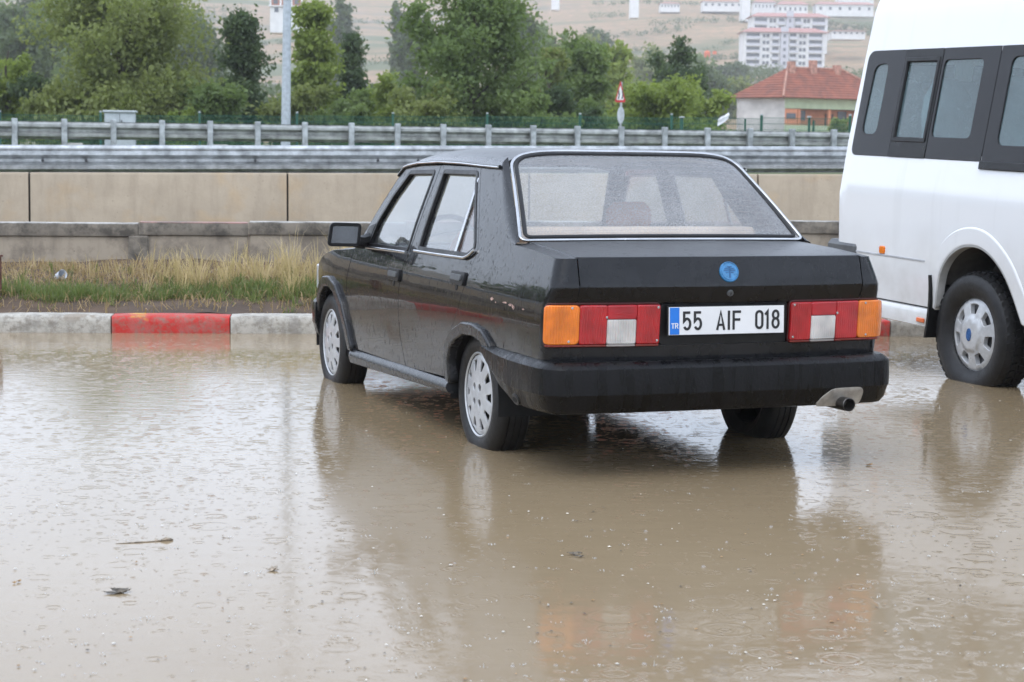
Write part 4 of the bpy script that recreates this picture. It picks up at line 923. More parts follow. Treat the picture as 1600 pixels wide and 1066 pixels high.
def mkquarter(mir):
    s_ = -1 if mir else 1
    pb = PB(); pb.panel(quarter, side(), (0, 1, 0), .04, .02, .0008, mir)
    # rounded rear corner and rear end cap
    uj = lambda z: yc(z) + CRN*PI/2
    zt_ = .883; zi = .8865
    for cap, hn_ in (([(SX+.0045, .703), (uj(.70), .703), (uj(.7725), .7725), (SX+.0045, .7725)], (-1, 0, -.2)), ([(SX+.0045, .7725), (uj(.7725), .7725), (uj(.83), .83), (uj(zt_), zt_), (yc(zt_), zt_+.001), (SX+.0045, zi)], (-1, 0, .1))):
        pb.panel([(a*s_, b) for a, b in cap], rear(), hn_, .02, .0, .0015)
    zin = lambda x: zl_(x) - .0045
    rows = []
    for i in range(17):                    # shoulder beside the boot lid
        f = i/16; x = XJ + (-.40-XJ)*f; z0 = .883 + (.913-.883)*f if x > -.6 else .883 + (.9045-.883)*(x-XJ)/(-.6-XJ); z0 = min(z0, zin(x)-.006); y0 = _ys(z0)
        rows.append([Vector((x, s_*(y0 - (y0-SX-.003)*math.sin(k/6*PI/2)), z0 + (zin(x)-z0)*(1-math.cos(k/6*PI/2)))) for k in range(7)])
    pb.patch(rows, (0, .3*s_, 1))
    rows = []
    for i in range(8):                     # shoulder running round into the end cap
        th = i/7*PI/2; row = []; p0 = Vector(rear()(yc(zt_)+CRN*(PI/2-th), zt_)); xi = XJ + (_xr(.886)+.05*(SX/.7)**2+.004 - XJ)*i/7; q_ = Vector((xi, SX+.0045, zin(xi)))
        for k in range(7):
            f = math.sin(k/6*PI/2); p_ = p0.lerp(q_, f); p_.z = zt_ + (q_.z-zt_)*(1-math.cos(k/6*PI/2)); row.append(Vector((p_.x, p_.y*s_, p_.z)))
        rows.append(row)
    pb.patch(rows, (0, 0, 1))
    rows = []
    c0 = Vector(rear()(yc(zt_), zt_)); xi = _xr(.886)+.05*(SX/.7)**2+.004
    pb.patch([[Vector((c0.x, c0.y*s_, c0.z)), Vector((xi, s_*(SX+.0045), zin(xi)))], [Vector((c0.x+.002, (c0.y-.02)*s_, c0.z-.002)), Vector((xi-.002, s_*(SX+.0045), zin(xi)-.004))]], (-.5, 0, 1))
    rows = []
    for i in range(19):                    # back of the C-pillar, from the crease to the screen
        t_ = i/18; A = Vector((_cx(t_), 0, _cz(t_))); A.y = Ysd(A.x, A.z); G = glass_edge(t_); row = []
        for k in range(8):
            f = k/7; p_ = A.lerp(G, f) + Vector((-.35, .7, .35))*.009*math.sin(f*PI)*(1-.3*f); row.append(Vector((p_.x, p_.y*s_, p_.z)))
        rows.append(row)
    pb.patch(rows, (-.5, .5*s_, .5))
    qp = pb.build('rear_quarter_panel', PAINT, car)
    rr = random.Random(3)
    if not mir:                            # flaked paint patches
        for (cx, cz, w_, h_) in ((-.300, .679, .020, .0075), (-.46, .674, .032, .004), (-.53, .669, .030, .0055), (-.565, .663, .016, .008), (-.35, .667, .007, .003), (-.68, .664, .012, .003)):
            lp = [(cx + w_*math.cos(a)*rr.uniform(.5, 1.1), cz + h_*math.sin(a)*rr.uniform(.4, 1.2)) for a in [2*PI*i/11 for i in range(11)]]
            PB().panel(lp, side(.0012), (0, 1, 0), .02, .001, .0004).build('paint_chip', mat('bare_primer', (.42, .27, .22), .8, var=.5, scale=60), qp)
    pb = PB()                              # wheel arch moulding
    pb.panel(arch_r + arch_r_in[::-1], side(.022), (0, 1, 0), .03, .035, .010, mir); pb.build('wheel_arch_trim', FLARE, car)
both(mkquarter)
# --- front wing
arch_f = [(1.952, .226), (2.000, .353), (2.075, .470), (2.195, .562), (2.34, .597), (2.50, .585), (2.64, .530), (2.73, .455), (2.775, .370)]
arch_f_in = [(2.000, .226), (2.048, .345), (2.115, .448), (2.220, .525), (2.34, .557), (2.48, .548), (2.61, .497), (2.69, .430), (2.735, .360)]
wing = [(1.949, .235), (1.992, .354), (2.016, .448), (2.024, .526), (2.004, .618), (1.962, .715), (1.940, .780), (2.04, .772), (2.36, .750), (2.55, .722), (2.70, .684), (2.79, .645), (2.825, .60), (2.83, .50), (2.80, .40), (2.735, .36)] + arch_f_in[::-1][1:]
def mkwing(mir):
    PB().panel(offset(wing, .0015), side(), (0, 1, 0), .04, .02, .003, mir).build('front_wing', PAINT, car)
    PB().panel(arch_f + arch_f_in[::-1], side(.024), (0, 1, 0), .03, .035, .010, mir).build('wheel_arch_trim', FLARE, car)
    # sill skirt
    s_ = -1 if mir else 1; rows = []
    for i in range(30):
        x = 1.985 - (1.985-.300)*i/29; zt = .226 + (.252-.226)*i/29; zb = .150 + (.196-.150)*i/29; y0 = Ysd(x, zt)
        rows.append([(x, s_*(y0-.03), zt+.006), (x, s_*(y0+.004), zt+.004), (x, s_*(y0+.020), zt-.014), (x, s_*(y0+.024), zt-.03), (x, s_*(y0+.014), zb+.008), (x, s_*(y0-.002), zb), (x, s_*(y0-.06), zb)])
    MB().grid(rows, closed_v=True, cap=True).build('sill_skirt', FLARE, car, 28)
both(mkwing)
# --- roof
zc_ = pchip([.03, .07, .4, .8, 1.20, 1.40, 1.50], [1.301, 1.306, 1.322, 1.326, 1.313, 1.287, 1.258]); zd_ = pchip([.03, .25, .56, .89, 1.23, 1.46, 1.52], [1.238, 1.243, 1.252, 1.255, 1.247, 1.226, 1.215])
def Zr(x, y): return zc_(x) - (zc_(x)-zd_(x))*(abs(y)/.598)**7
roof2 = [(.065, -.556), (.058, -.580), (.048, -.600), (.3, -.600), (.8, -.598), (1.28, -.600), (1.46, -.605), (1.495, -.54), (1.51, -.3), (1.515, 0)]
roof2 = roof2 + [(x, -y) for x, y in roof2[::-1] if y != 0] + [(.075, .35), (.08, 0), (.075, -.35)]
PB().panel(roof2, lambda x, y: (x, y, Zr(x, y)), (0, 0, 1), .05, .02, .004).build('roof', PAINT, car)
def mkdrip(mir):
    s_ = -1 if mir else 1
    pts = [(.045, 1.236), (.25, 1.240), (.56, 1.250), (.89, 1.254), (1.23, 1.245), (1.39, 1.233), (1.468, 1.222), (1.535, 1.178)]
    MB().tube([Vector((x, s_*(.607 if x < 1.48 else .620), z)) for x, z in pts], .009, 8).build('drip_rail', PAINT, car)
    MB().tube([Vector((x, s_*.6165, z-.001)) for x, z in pts[:-1]], .0045, 6).build('chrome_strip', CHROME, car)
both(mkdrip)
# --- rear screen
def rs(off=0.):
    def f(u, v):
        B = Vector((-.415+.018*(u*u), u*.674, .928 - .004*u*u)); T = Vector((.066 - .012*u*u, u*.555, Zr(.066, u*.555)-.002))
        p_ = B.lerp(T, v); n_ = Vector((-.6, 0, .8)); return tuple(p_ + n_*(.020*math.sin(v*PI)*(1-u*u*.6) + .006 + off))
    return f
rs_out = rounded([(-1, 0), (1, 0), (1, 1), (-1, 1)], [.05, .05, .11, .11], 5)
fgl = glass('wet_rear_screen', (.93, .95, .95), fog=.34, refl=1.1, beads=.12, fscale=260.)
rw = PB().panel(rs_out, rs(), (-.6, 0, .8), .06, .004, .001).build('rear_window', fgl, car)
def ring(loop, surf, rad, name, m_, parent, step=.05, n=8):
    P = [Vector(surf(*q_)) for q_ in densify(loop, step)]; rows = []; N_ = len(P)
    for i, p_ in enumerate(P):
        t_ = (P[(i+1) % N_]-P[i-1]).normalized(); up = Vector((-.6, 0, .8)); a_ = t_.cross(up).normalized(); b_ = a_.cross(t_)
        rows.append([p_ + a_*math.cos(2*PI*k/n)*rad + b_*math.sin(2*PI*k/n)*rad*.6 for k in range(n)])
    return MB().grid(rows, closed_u=True, closed_v=True).build(name, m_, parent, 70)
ring(rs_out, rs(.004), .0075, 'chrome_surround', CHROME, rw)
ring(rounded([(-.965, .035), (.965, .035), (.965, .965), (-.965, .965)], [.05, .05, .1, .1], 5), rs(.002), .010, 'rubber_seal', TRIM, rw)
hm = MB()
for i in range(13):
    v_ = .10 + .80*i/12; rows = []
    for k in range(21): 
        u_ = -.88 + 1.76*k/20; rows.append([Vector(rs(-.003)(u_, v_-.0018)), Vector(rs(-.003)(u_, v_+.0018))])
    hm.grid(rows)
hm.build('heater_lines', mat('heater_line_brown', (.16, .10, .07), .6), rw)
# --- boot lid
def lidtop(x, y): return (x, y, zl_(x) + .002 - .006*(abs(y)/SX)**2)
lb = PB()
xe = lambda y: _xr(.888) + .05*(y/.70)**2
lt = [(xe(-SX)+.012, -SX), (-.40, -SX), (-.385, 0), (-.40, SX), (xe(SX)+.012, SX), (xe(.4)+.012, .4), (xe(0)+.012, 0), (xe(.4)+.012, -.4)]
lb.panel(lt, lidtop, (0, 0, 1), .05, .01, .004)
LI, LB_ = .292, .528
lid_r = [(-SX, .890), (SX, .890), (SX, .704), (LI, .704), (LI, .668), (-LI, .668), (-LI, .704), (-SX, .704)]
def rear_sharp(off=0.):
    pr = _xr
    def f(u, z): return (pr(z) + .05*(u/.70)**2 - off, u, z)
    return f
lb.panel([(-SX, .7727), (SX, .7727), (SX, .886), (.4, .8885), (0, .8895), (-.4, .8885), (-SX, .886)], rear_sharp(), (-1, 0, .1), .05, .0, .003)
lb.panel([(-SX, .704), (SX, .704), (SX, .7715), (-SX, .7715)], rear_sharp(), (-1, 0, -.2), .05, .012, .003)
lid = lb.build('boot_lid', PAINT, car)
MB().bbox(-.445, -.345, -.688, .688, .86, .9155, .006).build('rear_scuttle', PAINT, car)
# emblem and lock
EB = mat('emblem_blue', (.035, .20, .42), .3, var=.15, scale=40, coat=.4); EB2 = mat('emblem_dark_blue', (.015, .09, .22), .3)
P0 = Vector(rear_sharp()(0, .829)); TL = Matrix.Rotation(math.atan(.30), 4, 'Y')
em = MB().lathe([(0, .0075), (.034, .0072), (.0355, .0045), (.038, .0045), (.0395, .0075), (.0415, .0065), (.043, .001), (.043, -.004)], (0, 0, 0), 'x', 36).build('emblem', EB, lid)
em.location = P0 + Vector((-.0005, 0, 0)); em.rotation_euler = (0, R(-17), PI)
# emblem relief: winged bars over a stem
mb = MB()
for y0, y1, z0_, z1_ in ((-.026, -.005, .003, .008), (.005, .026, .003, .008), (-.022, -.006, .011, .015), (.006, .022, .011, .015), (-.018, -.006, -.005, -.001), (.006, .018, -.005, -.001), (-.0035, .0035, -.026, .020), (-.011, .011, .018, .022)):
    mb.box(.0068, .0088, y0, y1, z0_, z1_)
rel = mb.build('emblem_relief', EB2, em)
lk = MB().lathe([(0, .008), (.006, .009), (.0125, .008), (.014, .002), (.014, -.004)], (0, 0, 0), 'x', 20).build('boot_lock', CHROME if False else GREYPL, lid); lk.location = Vector(rear_sharp()(-.005, .745)); lk.rotation_euler = (0, R(22), PI)
MB().bbox(-.001, .0015, -.002, .002, -.006, .006, .0004).build('key_slot', DARK, lk).location = (.009, 0, 0)
# --- rear panel between and below the lamps
pb = PB()
pb.panel([(-LI, .530), (LI, .530), (LI, .708), (-LI, .708)], rear(-.028), (-1, 0, 0), .05, .0, .002)
U_ = yc(.5) + CRN*PI/2
pb.panel([(-U_, .440), (U_, .440), (U_, .536), (-U_, .536)], rear(.0), (-1, 0, 0), .04, .0, .002)
for s_ in (1, -1): pb.panel([(s_*a, b) for a, b in [(LI, .533), (yc(.6)+CRN*PI/2, .533), (yc(.6)+CRN*PI/2, .705), (LI, .705)]], rear(-.012), (-1, 0, 0), .04, .0, .002)
pb.patch([[Vector((_xr(.535)+.05*(y/.7)**2-.0, y, .536)), Vector((_xr(.535)+.05*(y/.7)**2+.03, y, .541))] for y in [U_*(-1+2*i/20)*.9 for i in range(21)]], (0, 0, 1))
for s_ in (1, -1): pb.panel([(s_*a, b) for a, b in [(yc(.62)+CRN*PI/2*.55, .534), (yc(.54)+CRN*PI/2, .534), (yc(.62)+CRN*PI/2, .62), (yc(.70)+CRN*PI/2, .7035), (yc(.62)+CRN*PI/2*.55, .7035)]], rear(0), (-.7, .7*s_, 0), .02, .0, .001)
rp_ = pb.build('rear_panel', PAINT, car)
PB().panel(rounded([(-.285, .536), (.285, .536), (.285, .700), (-.285, .700)], .02, 4), rear(-.004), (-1, 0, 0), .05, .02, .004).build('plate_surround', TRIM, rp_)
# --- tail lamps
def lamp(s_):
    uo = yc(.62) + CRN*PI/2*.62
    tl = PB().panel(rounded([(s_*a, b) for a, b in [(.293, .532), (uo+.004, .532), (uo+.004, .705), (.293, .705)]], .02, 4), rear(.004), (-1, 0, 0), .03, .012, .003).build('tail_lamp', mat('lamp_housing', (.05, .008, .008), .4), car)
    def lens(name, m_, u0, u1, z0_, z1_, rad=.004, off=.020, lip=.006):
        PB().panel(rounded([(s_*u0, z0_), (s_*u1, z0_), (s_*u1, z1_), (s_*u0, z1_)], rad, 3), rear(off), (-1, 0, 0), .018, .014, lip).build(name, m_, tl)
    g_ = .0055
    lens('amber_lens', AMBER_L, .632+g_, uo-g_, .548, .700-g_, .014); lens('red_lens', RED_L, .519+g_, .632-g_, .548, .700-g_); lens('reflector', REFL_L, .396+g_, .519-g_, .643+g_, .700-g_, off=.021)
    lens('reverse_lens', CLEAR_L, .396+g_, .519-g_, .548, .643-g_); lens('red_lens', RED_L, .296+g_, .396-g_, .548, .700-g_)
    lens('lens_foot', mat('smoked_lens_foot', (.22, .03, .02), .25), .300, .392, .5365, .5395, .002, .016, .003); lens('lens_foot', mat('smoked_clear_foot', (.35, .32, .30), .25), .400, .514, .5365, .5395, .002, .016, .003); lens('lens_foot', MC['smoked_lens_foot'], .522, uo-.01, .5365, .5395, .002, .016, .003)
    for u_, z_ in ((.308, .557), (.308, .690), (.522, .652), (.665, .690), (.675, .556)):
        PB().panel(circle(s_*u_, z_, .0042, 10), rear(.0225), (-1, 0, 0), .004, .004, .001).build('screw', CHROME, tl)
lamp(1); lamp(-1)
# --- number plate
np_ = empty('number_plate'); np_.parent = car; np_.location = (-1.000, .004, .634); np_.rotation_euler = (0, R(2), 0)
PW, PH = .26, .056
MB().bbox(-.003, .003, -PW-.006, PW+.006, -PH-.006, PH+.005, .002).build('plate_frame', TRIM, np_)
MB().bbox(-.0055, -.0032, -PW, PW, -PH, PH, .0008).build('plate_face', mat('plate_white', (.74, .74, .74), .35, var=.04), np_)
MB().bbox(-.0070, -.0056, PW-.046, PW-.004, -PH+.002, PH-.002, .0004).build('country_band', mat('plate_blue', (.012, .17, .62), .35, var=.05), np_)
INK = mat('plate_ink', (.012, .012, .014), .45); WINK = mat('band_white', (.8, .8, .8), .4)
def stroke(mb, pts, w_, x0=-.0072, x1=-.0057, closed=False):
    P = [Vector(p) for p in pts]; n = len(P); L_ = []; R_ = []
    for i in range(n):
        a_ = P[i]-P[i-1] if (i > 0 or closed) else P[1]-P[0]; b_ = P[(i+1) % n]-P[i] if (i < n-1 or closed) else P[-1]-P[-2]
        a_ = a_.normalized(); b_ = b_.normalized(); n1_ = Vector((-a_.y, a_.x)); n2_ = Vector((-b_.y, b_.x)); bs = n1_+n2_
        k_ = w_/2*2/max(.55, bs.dot(bs)); L_.append(P[i]+bs*k_); R_.append(P[i]-bs*k_)
    rows = [[(x0, -l.x, l.y), (x0, -r_.x, r_.y), (x1, -r_.x, r_.y), (x1, -l.x, l.y)] for l, r_ in zip(L_, R_)]
    mb.grid(rows, closed_u=closed, closed_v=True, cap=not closed)
def arc(cx, cy, rx, ry, a0, a1, n=12): return [(cx+rx*math.cos(R(a0+(a1-a0)*i/n)), cy+ry*math.sin(R(a0+(a1-a0)*i/n))) for i in range(n+1)]
GW, GH, SW = .038, .078, .0102
def glyph(ch, x, zb):
    mb = MB(); h = SW/2; l, r_, b, t_ = x+h, x+GW-h, zb+h, zb+GH-h; c_ = (l+r_)/2; rx = (r_-l)/2
    if ch == '5':
        stroke(mb, [(r_, t_), (l+.001, t_), (l+.001, zb+GH*.50), (l+.006, zb+GH*.565)] + arc(c_, zb+GH*.31+.003, rx, GH*.27, 112, -148, 18), SW)
    elif ch == 'A':
        stroke(mb, [(l-.002, b-h), (c_, t_+h*.4), (r_+.002, b-h)], SW); stroke(mb, [(l+.004, zb+GH*.27), (r_-.004, zb+GH*.27)], SW*.9, -.0071)
    elif ch == 'I': stroke(mb, [(x+h, b-h), (x+h, t_+h)], SW)
    elif ch == 'F':
        stroke(mb, [(r_+h, t_), (l, t_), (l, b-h)], SW); stroke(mb, [(l+.002, zb+GH*.53), (r_+h*.4, zb+GH*.53)], SW, -.0071)
    elif ch == '0': stroke(mb, arc(c_, t_-rx, rx, rx, 0, 180, 10) + arc(c_, b+rx, rx, rx, 180, 360, 10), SW, closed=True)
    elif ch == '1': stroke(mb, [(x, t_-.014), (x+.011, t_-.001), (x+.011, b-h)], SW)
    elif ch == '8':
        stroke(mb, arc(c_, t_-GH*.205+.001, rx*.90, GH*.205, 0, 360, 18)[:-1], SW, closed=True); stroke(mb, arc(c_, b+GH*.245, rx, GH*.245, 0, 360, 18)[:-1], SW, -.0071, closed=True)
    mb.build('character', INK, np_, 60)
for ch, x in (('5', .061), ('5', .109), ('A', .212), ('I', .2625), ('F', .284), ('0', .387), ('1', .433), ('8', .462)): glyph(ch, -PW + x, -.0395)
mb = MB(); x0 = -PW+.010; zb = -.030
stroke(mb, [(x0, zb+.020), (x0+.014, zb+.020)], .0035, -.0084, -.0071); stroke(mb, [(x0+.007, zb+.019), (x0+.007, zb)], .0035, -.0083, -.0071); mb.build('country_letter', WINK, np_)
mb = MB(); x0 += .018
stroke(mb, [(x0, zb), (x0, zb+.0205), (x0+.007, zb+.0205), (x0+.0105, zb+.018), (x0+.0105, zb+.0135), (x0+.007, zb+.0105), (x0+.001, zb+.0105)], .0035, -.0084, -.0071); stroke(mb, [(x0+.006, zb+.0105), (x0+.012, zb)], .0035, -.0083, -.0071); mb.build('country_letter', WINK, np_)
# --- bumpers
def bumper(path, prof, zlow, name):
    P = [Vector((a_, b_, 0)) for a_, b_ in path]; rows = []
    for i, p_ in enumerate(P):
        t_ = (P[min(i+1, len(P)-1)]-P[max(i-1, 0)]).normalized(); n_ = Vector((-t_.y, t_.x, 0)); row = []
        zl = zlow(p_.x); 
        for o_, z in prof:
            f = (z-.262)/(.478-.262); zz = zl + (.478-zl)*f; row.append((p_.x+n_.x*o_, p_.y+n_.y*o_, zz))
        rows.append(row)
    return MB().grid(rows, closed_v=True, cap=True).build(name, BUMPER, car, 32)
prof = [(-.10, .472), (-.034, .477), (-.030, .4765), (-.004, .457), (.001, .450), (.004, .40), (.003, .345), (-.002, .338), (-.016, .290), (-.035, .268), (-.06, .262), (-.10, .262)]
half = [(-.245, .792), (-.34, .796), (-.45, .799), (-.60, .801), (-.75, .800), (-.86, .797), (-.935, .789), (-.985, .772), (-1.015, .745), (-1.030, .705), (-1.040, .60), (-1.052, .40), (-1.058, .2), (-1.060, 0)]
path = half + [(x, -y) for x, y in half[::-1][1:]]
zlow_r = pchip([-1.1, -.62, -.50, -.38, -.30, -.245], [.270, .262, .290, .345, .395, .440])
rb = bumper(path[::-1], [(o_, z) for o_, z in prof], zlow_r, 'rear_bumper')
bl = MB()
def on_bump(u, z, off=.004): return (-1.060 + .020*(abs(u)/.6)**2 - off, u, z)
sh = rounded([(-.40, .270), (-.42, .305), (-.475, .344), (-.60, .348), (-.625, .330), (-.615, .272), (-.54, .268)], .02, 4)
PB().panel(sh, lambda u, z: on_bump(u, z, .002 + max(0, (.34-z))*-.35), (-1, 0, 0), .03, .006, .002).build('exhaust_surround', mat('dull_tan_metal', (.36, .33, .29), .45, .3, var=.2, scale=18), rb)
# dark tow-eye opening in the bumper flank
hl_ = circle(-.665, .292, .035, 16, .020)
PB().panel([hl_, offset(hl_, .009)], lambda x, z: (x, .803 - max(0, .338-z)*.30, z), (0, 1, 0), .02, .01, .004).build('opening_rim', TRIM, rb)
PB().panel(offset(hl_, .008), lambda x, z: (x, .8035 - max(0, .338-z)*.30, z), (0, 1, 0), .02, 0, 0).build('opening', DARK, rb)
halff = [(2.72, .755), (2.80, .752), (2.88, .730), (2.93, .69), (2.965, .60), (2.985, .4), (2.995, 0)]
bumper(halff + [(x, -y) for x, y in halff[::-1][1:]], [(o_, z-.02) for o_, z in prof], lambda x: .24, 'front_bumper')
MB().bbox(2.60, 2.90, -.66, .66, .12, .235, .02).build('front_spoiler', TRIM, car)
# --- exhaust
ex = MB(); ex.lathe([(.020, .30), (.027, .30), (.0285, .0), (.0285, -.060), (.0255, -.062), (.0245, -.055), (.0235, .10)], (0, 0, 0), 'x', 20)
e_ = ex.build('exhaust_pipe', mat('sooty_steel', (.10, .095, .09), .4, .8, var=.4, scale=30), car); e_.location = (-1.035, -.525, .280); e_.rotation_euler = (0, R(2), R(-4))
MB().lathe([(0, .02), (.0245, .02)], (0, 0, 0), 'x', 16).build('pipe_bore', DARK, e_)
MB().tube([(-.78, -.51, .285), (-.60, -.46, .30), (-.2, -.40, .28)], .026, 10).build('tail_pipe', MC['sooty_steel'], car)
MB().tube([(-.72, -.30, .345), (-.38, -.30, .345)], .055, 12).build('silencer', MC['sooty_steel'], car)
# --- bonnet, front end, windscreen
_hz = pchip([1.93, 2.36, 2.70, 2.86], [.80, .772, .712, .665])
PB().panel([(1.945, -.715), (2.80, -.655), (2.86, -.4), (2.875, 0), (2.86, .4), (2.80, .655), (1.945, .715), (1.93, 0)], lambda x, y: (x, y, _hz(x) + .012 - .03*(abs(y)/.72)**2), (0, 0, 1), .06, .02, .004).build('bonnet', PAINT, car)
MB().bbox(2.76, 2.84, -.62, .62, .42, .655, .012).build('front_panel', PAINT, car)
for s_ in (1, -1):
    MB().bbox(2.832, 2.865, min(s_*.40, s_*.70), max(s_*.40, s_*.70), .49, .62, .012).build('headlamp', mat('headlamp_glass', (.62, .64, .66), .12, coat=.5), car)
    MB().bbox(2.74, 2.838, min(s_*.702, s_*.722), max(s_*.702, s_*.722), .50, .645, .008).build('indicator', MC['headlamp_glass'], car)
MB().bbox(2.842, 2.862, -.385, .385, .50, .61, .008).build('grille', TRIM, car)
def ws(u, v):
    B = Vector((1.985 - .06*u*u, u*.69, .80)); T = Vector((1.505 - .03*u*u, u*.555, Zr(1.47, u*.555)-.004)); p_ = B.lerp(T, v); return tuple(p_ + Vector((.6, 0, .8))*.02*math.sin(v*PI)*(1-u*u))
wsr = rounded([(-1, 0), (1, 0), (1, 1), (-1, 1)], .08, 4)
sc_ = PB().panel(wsr, ws, (.6, 0, .8), .08, .004, .001).build('windscreen', glass('front_screen_glass', (.72, .76, .75), fog=.10), car)
ring(wsr, ws, .012, 'rubber_seal', TRIM, sc_)
def mkA(mir):
    s_ = -1 if mir else 1; dl = [(1.935, .785), (1.803, .897), (1.662, 1.041), (1.512, 1.183), (1.470, 1.220)]; rows = []
    for i, (x, z) in enumerate(dl):
        q_ = Vector(ws(1, min(1, max(0, (z-.80)/.425)))); a_ = Vector((x, Ysd(x, z), z)); rows.append([Vector((p.x, p.y*s_, p.z)) for p in (a_.lerp(q_, f) + Vector((.3, .5, .3))*.01*math.sin(f*PI) for f in [k/5 for k in range(6)])])
    PB().patch(rows, (.5, .5*s_, .3)).build('windscreen_pillar', PAINT, car)
both(mkA)
MB().tube([(2.0, .45, .815), (1.93, .15, .88), (1.9, -.1, .92)], .006, 6).build('wiper', TRIM, car)
# --- wing mirrors
def mirror(s_):
    e = MB(); rows = []
    for i in range(9):                       # housing shell from glass rim forward
        f = i/8; k = math.sqrt(max(0.0, 1-f**2.2)); x = 1.600 + .115*f
        lp = rounded([(-.088*k, -.058*k), (.080*k, -.062*k), (.092*k, .055*k), (-.070*k, .060*k)], .022*k+.001, 4); rows.append([(x, s_*(.893 - p[0]), .870 + p[1]) for p in lp])
    e.grid(rows, closed_v=True); lp = rounded([(-.088, -.058), (.080, -.062), (.092, .055), (-.070, .060)], .022, 4); li = offset(lp, .012)
    mo = e.build('wing_mirror', TRIM, car, 40)
    PB().panel([lp, li], lambda a_, b_: (1.598, s_*(.893-a_), .870+b_), (-1, 0, 0), .03, .006, .003).build('mirror_rim', TRIM, mo)
    PB().panel(offset(lp, .011), lambda a_, b_: (1.604 - (.05*a_ if s_ > 0 else .05*a_), s_*(.893-a_), .870+b_), (-1, 0, 0), .05, 0, 0).build('mirror_glass', mat('mirror_glass', (.20, .21, .225), .2, .8, var=.1), mo)
    MB().tube([(1.66, s_*.83, .835), (1.70, s_*.77, .825), (1.73, s_*.70, .835)], [.032, .036, .045], 8).build('mirror_arm', TRIM, mo)
mirror(1); mirror(-1)
# --- wheels
def wheel_mesh():
    tp = []
    W2, RO, RI = .082, .286, .178
    tp = [(RI, .060), (.200, .078), (.232, .084), (.262, .076), (.279, .064), (RO, .050), (RO, .032), (RO-.006, .031), (RO-.006, .026), (RO, .025), (RO, .004), (RO-.006, .003), (RO-.006, -.003), (RO, -.004), (RO, -.025), (RO-.006, -.026), (RO-.006, -.031), (RO, -.032), (RO, -.050), (.279, -.064), (.262, -.076), (.22, -.08), (RI, -.06)]
    ty = MB().lathe(tp, (0, 0, 0), 'y', 56, True).build('tyre', RUBBER, None, 30)
    holes = []
    for k in range(10):
        a = 2*PI*k/10; c, s2 = math.cos(a), math.sin(a); T = lambda r, w_: (r*c - w_*s2, r*s2 + w_*c)
        holes.append(rounded([T(.108, -.011), T(.160, -.025), T(.160, .025), T(.108, .011)], .006, 2))
    for k in range(4):
        a = PI/4 + PI/2*k; holes.append(circle(.048*math.cos(a), .048*math.sin(a), .019, 12))
    def dome(u, v):
        r = math.hypot(u, v); return (u, .066 + .016*(1-(r/.185)**2) - (.010 if r < .022 else 0) - (max(0, r-.172)*.6), v)
    hc = PB().panel([circle(0, 0, .190, 48)] + holes, dome, (0, 1, 0), .022, .006, .002).build('hubcap', SILVER, None)
    rm = MB().lathe([(.181, .068), (.186, .073), (.192, .070), (.194, .060), (.186, .055)], (0, 0, 0), 'y', 48, True).build('rim_edge', SILVER, hc, 60)
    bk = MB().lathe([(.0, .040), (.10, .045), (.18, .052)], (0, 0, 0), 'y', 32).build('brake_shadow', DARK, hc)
    return ty, hc
ty, hc = wheel_mesh()
wh = empty('wheel'); wh.parent = car; ty.parent = wh; hc.parent = wh
for i, (x, y, sg_) in enumerate(((0, .64, 1), (2.49, .650, 1), (0, -.68, -1), (2.49, -.680, -1))):
    o_ = wh if i == 0 else copy_tree(wh, car)
    o_.location = (x, y, .2275 - (.012 if x > 1 else 0)); o_.rotation_euler = (R(180) if sg_ < 0 else 0, 0, 0)
    if i: 
        for ch in o_.children: ch.rotation_euler = (0, R(23*i), 0)
# --- inside: floor, liners, seats, shelf, dash
ib = MB(); ib.box(-.30, 2.75, -.42, .42, .27, .31); ib.box(.36, 1.93, -.69, .69, .255, .30); ib.box(-.95, -.34, -.66, .66, .30, .34)
ib.box(-.90, -.36, -.60, .60, .345, .80); ib.box(2.05, 2.74, -.42, .42, .2, .62); ib.build('floor_pan', DARK, car)
for x in (-.0, 2.46):
    for s_ in (1, -1):
        rows = []
        for k in range(15):
            a = -.15 + (PI+.3)*k/14; rows.append([(x + .325*math.cos(a), s_*.42, .22+.325*math.sin(a)), (x + .325*math.cos(a), s_*.735, .22+.325*math.sin(a))])
        ln = MB().grid(rows); ln.add([(x-.33, s_*.42, .15), (x+.33, s_*.42, .15), (x+.33, s_*.42, .56), (x-.33, s_*.42, .56)], [(0, 1, 2, 3)]); ln.build('wheel_liner', DARK, car)
MB().tube([(0, -.60, .2275), (0, .60, .2275)], .04, 10).build('rear_axle', DARK, car)
def seat(x, y, wd):
    e = empty('front_seat'); e.parent = car; e.location = (x, y, 0)
    MB().bbox(-.05, .48, -wd, wd, .33, .48, .05).build('cushion', SEATC, e)
    rows = []
    for i in range(9):
        f = i/8; zz = .42 + .50*f; xx = -.02 - .20*f; w_ = wd*(1-.12*f*f) * (1 if f < .95 else .86); th = .07*(1-.45*f); rows.append([Vector((xx-th, -w_*.9, zz)), Vector((xx-th*1.3, 0, zz)), Vector((xx-th, w_*.9, zz)), Vector((xx, w_, zz)), Vector((xx+th, w_*.8, zz)), Vector((xx+th*.7, 0, zz)), Vector((xx+th, -w_*.8, zz)), Vector((xx, -w_, zz))])
    MB().grid(rows, closed_v=True, cap=True).build('backrest', SEATC, e, 70)
    MB().bbox(-.30, -.20, -.120, .120, .915, 1.065, .04).build('headrest', SEATC, e)
seat(1.05, .36, .22); seat(1.05, -.36, .22)
rows = []
for i in range(6): f = i/5; rows.append([(.22-.16*f, y, .44+.44*f) for y in (-.64, -.3, 0, .3, .64)] + [(.10-.16*f, y, .44+.46*f) for y in (.64, .3, 0, -.3, -.64)])
rs_b = empty('rear_seat'); rs_b.parent = car
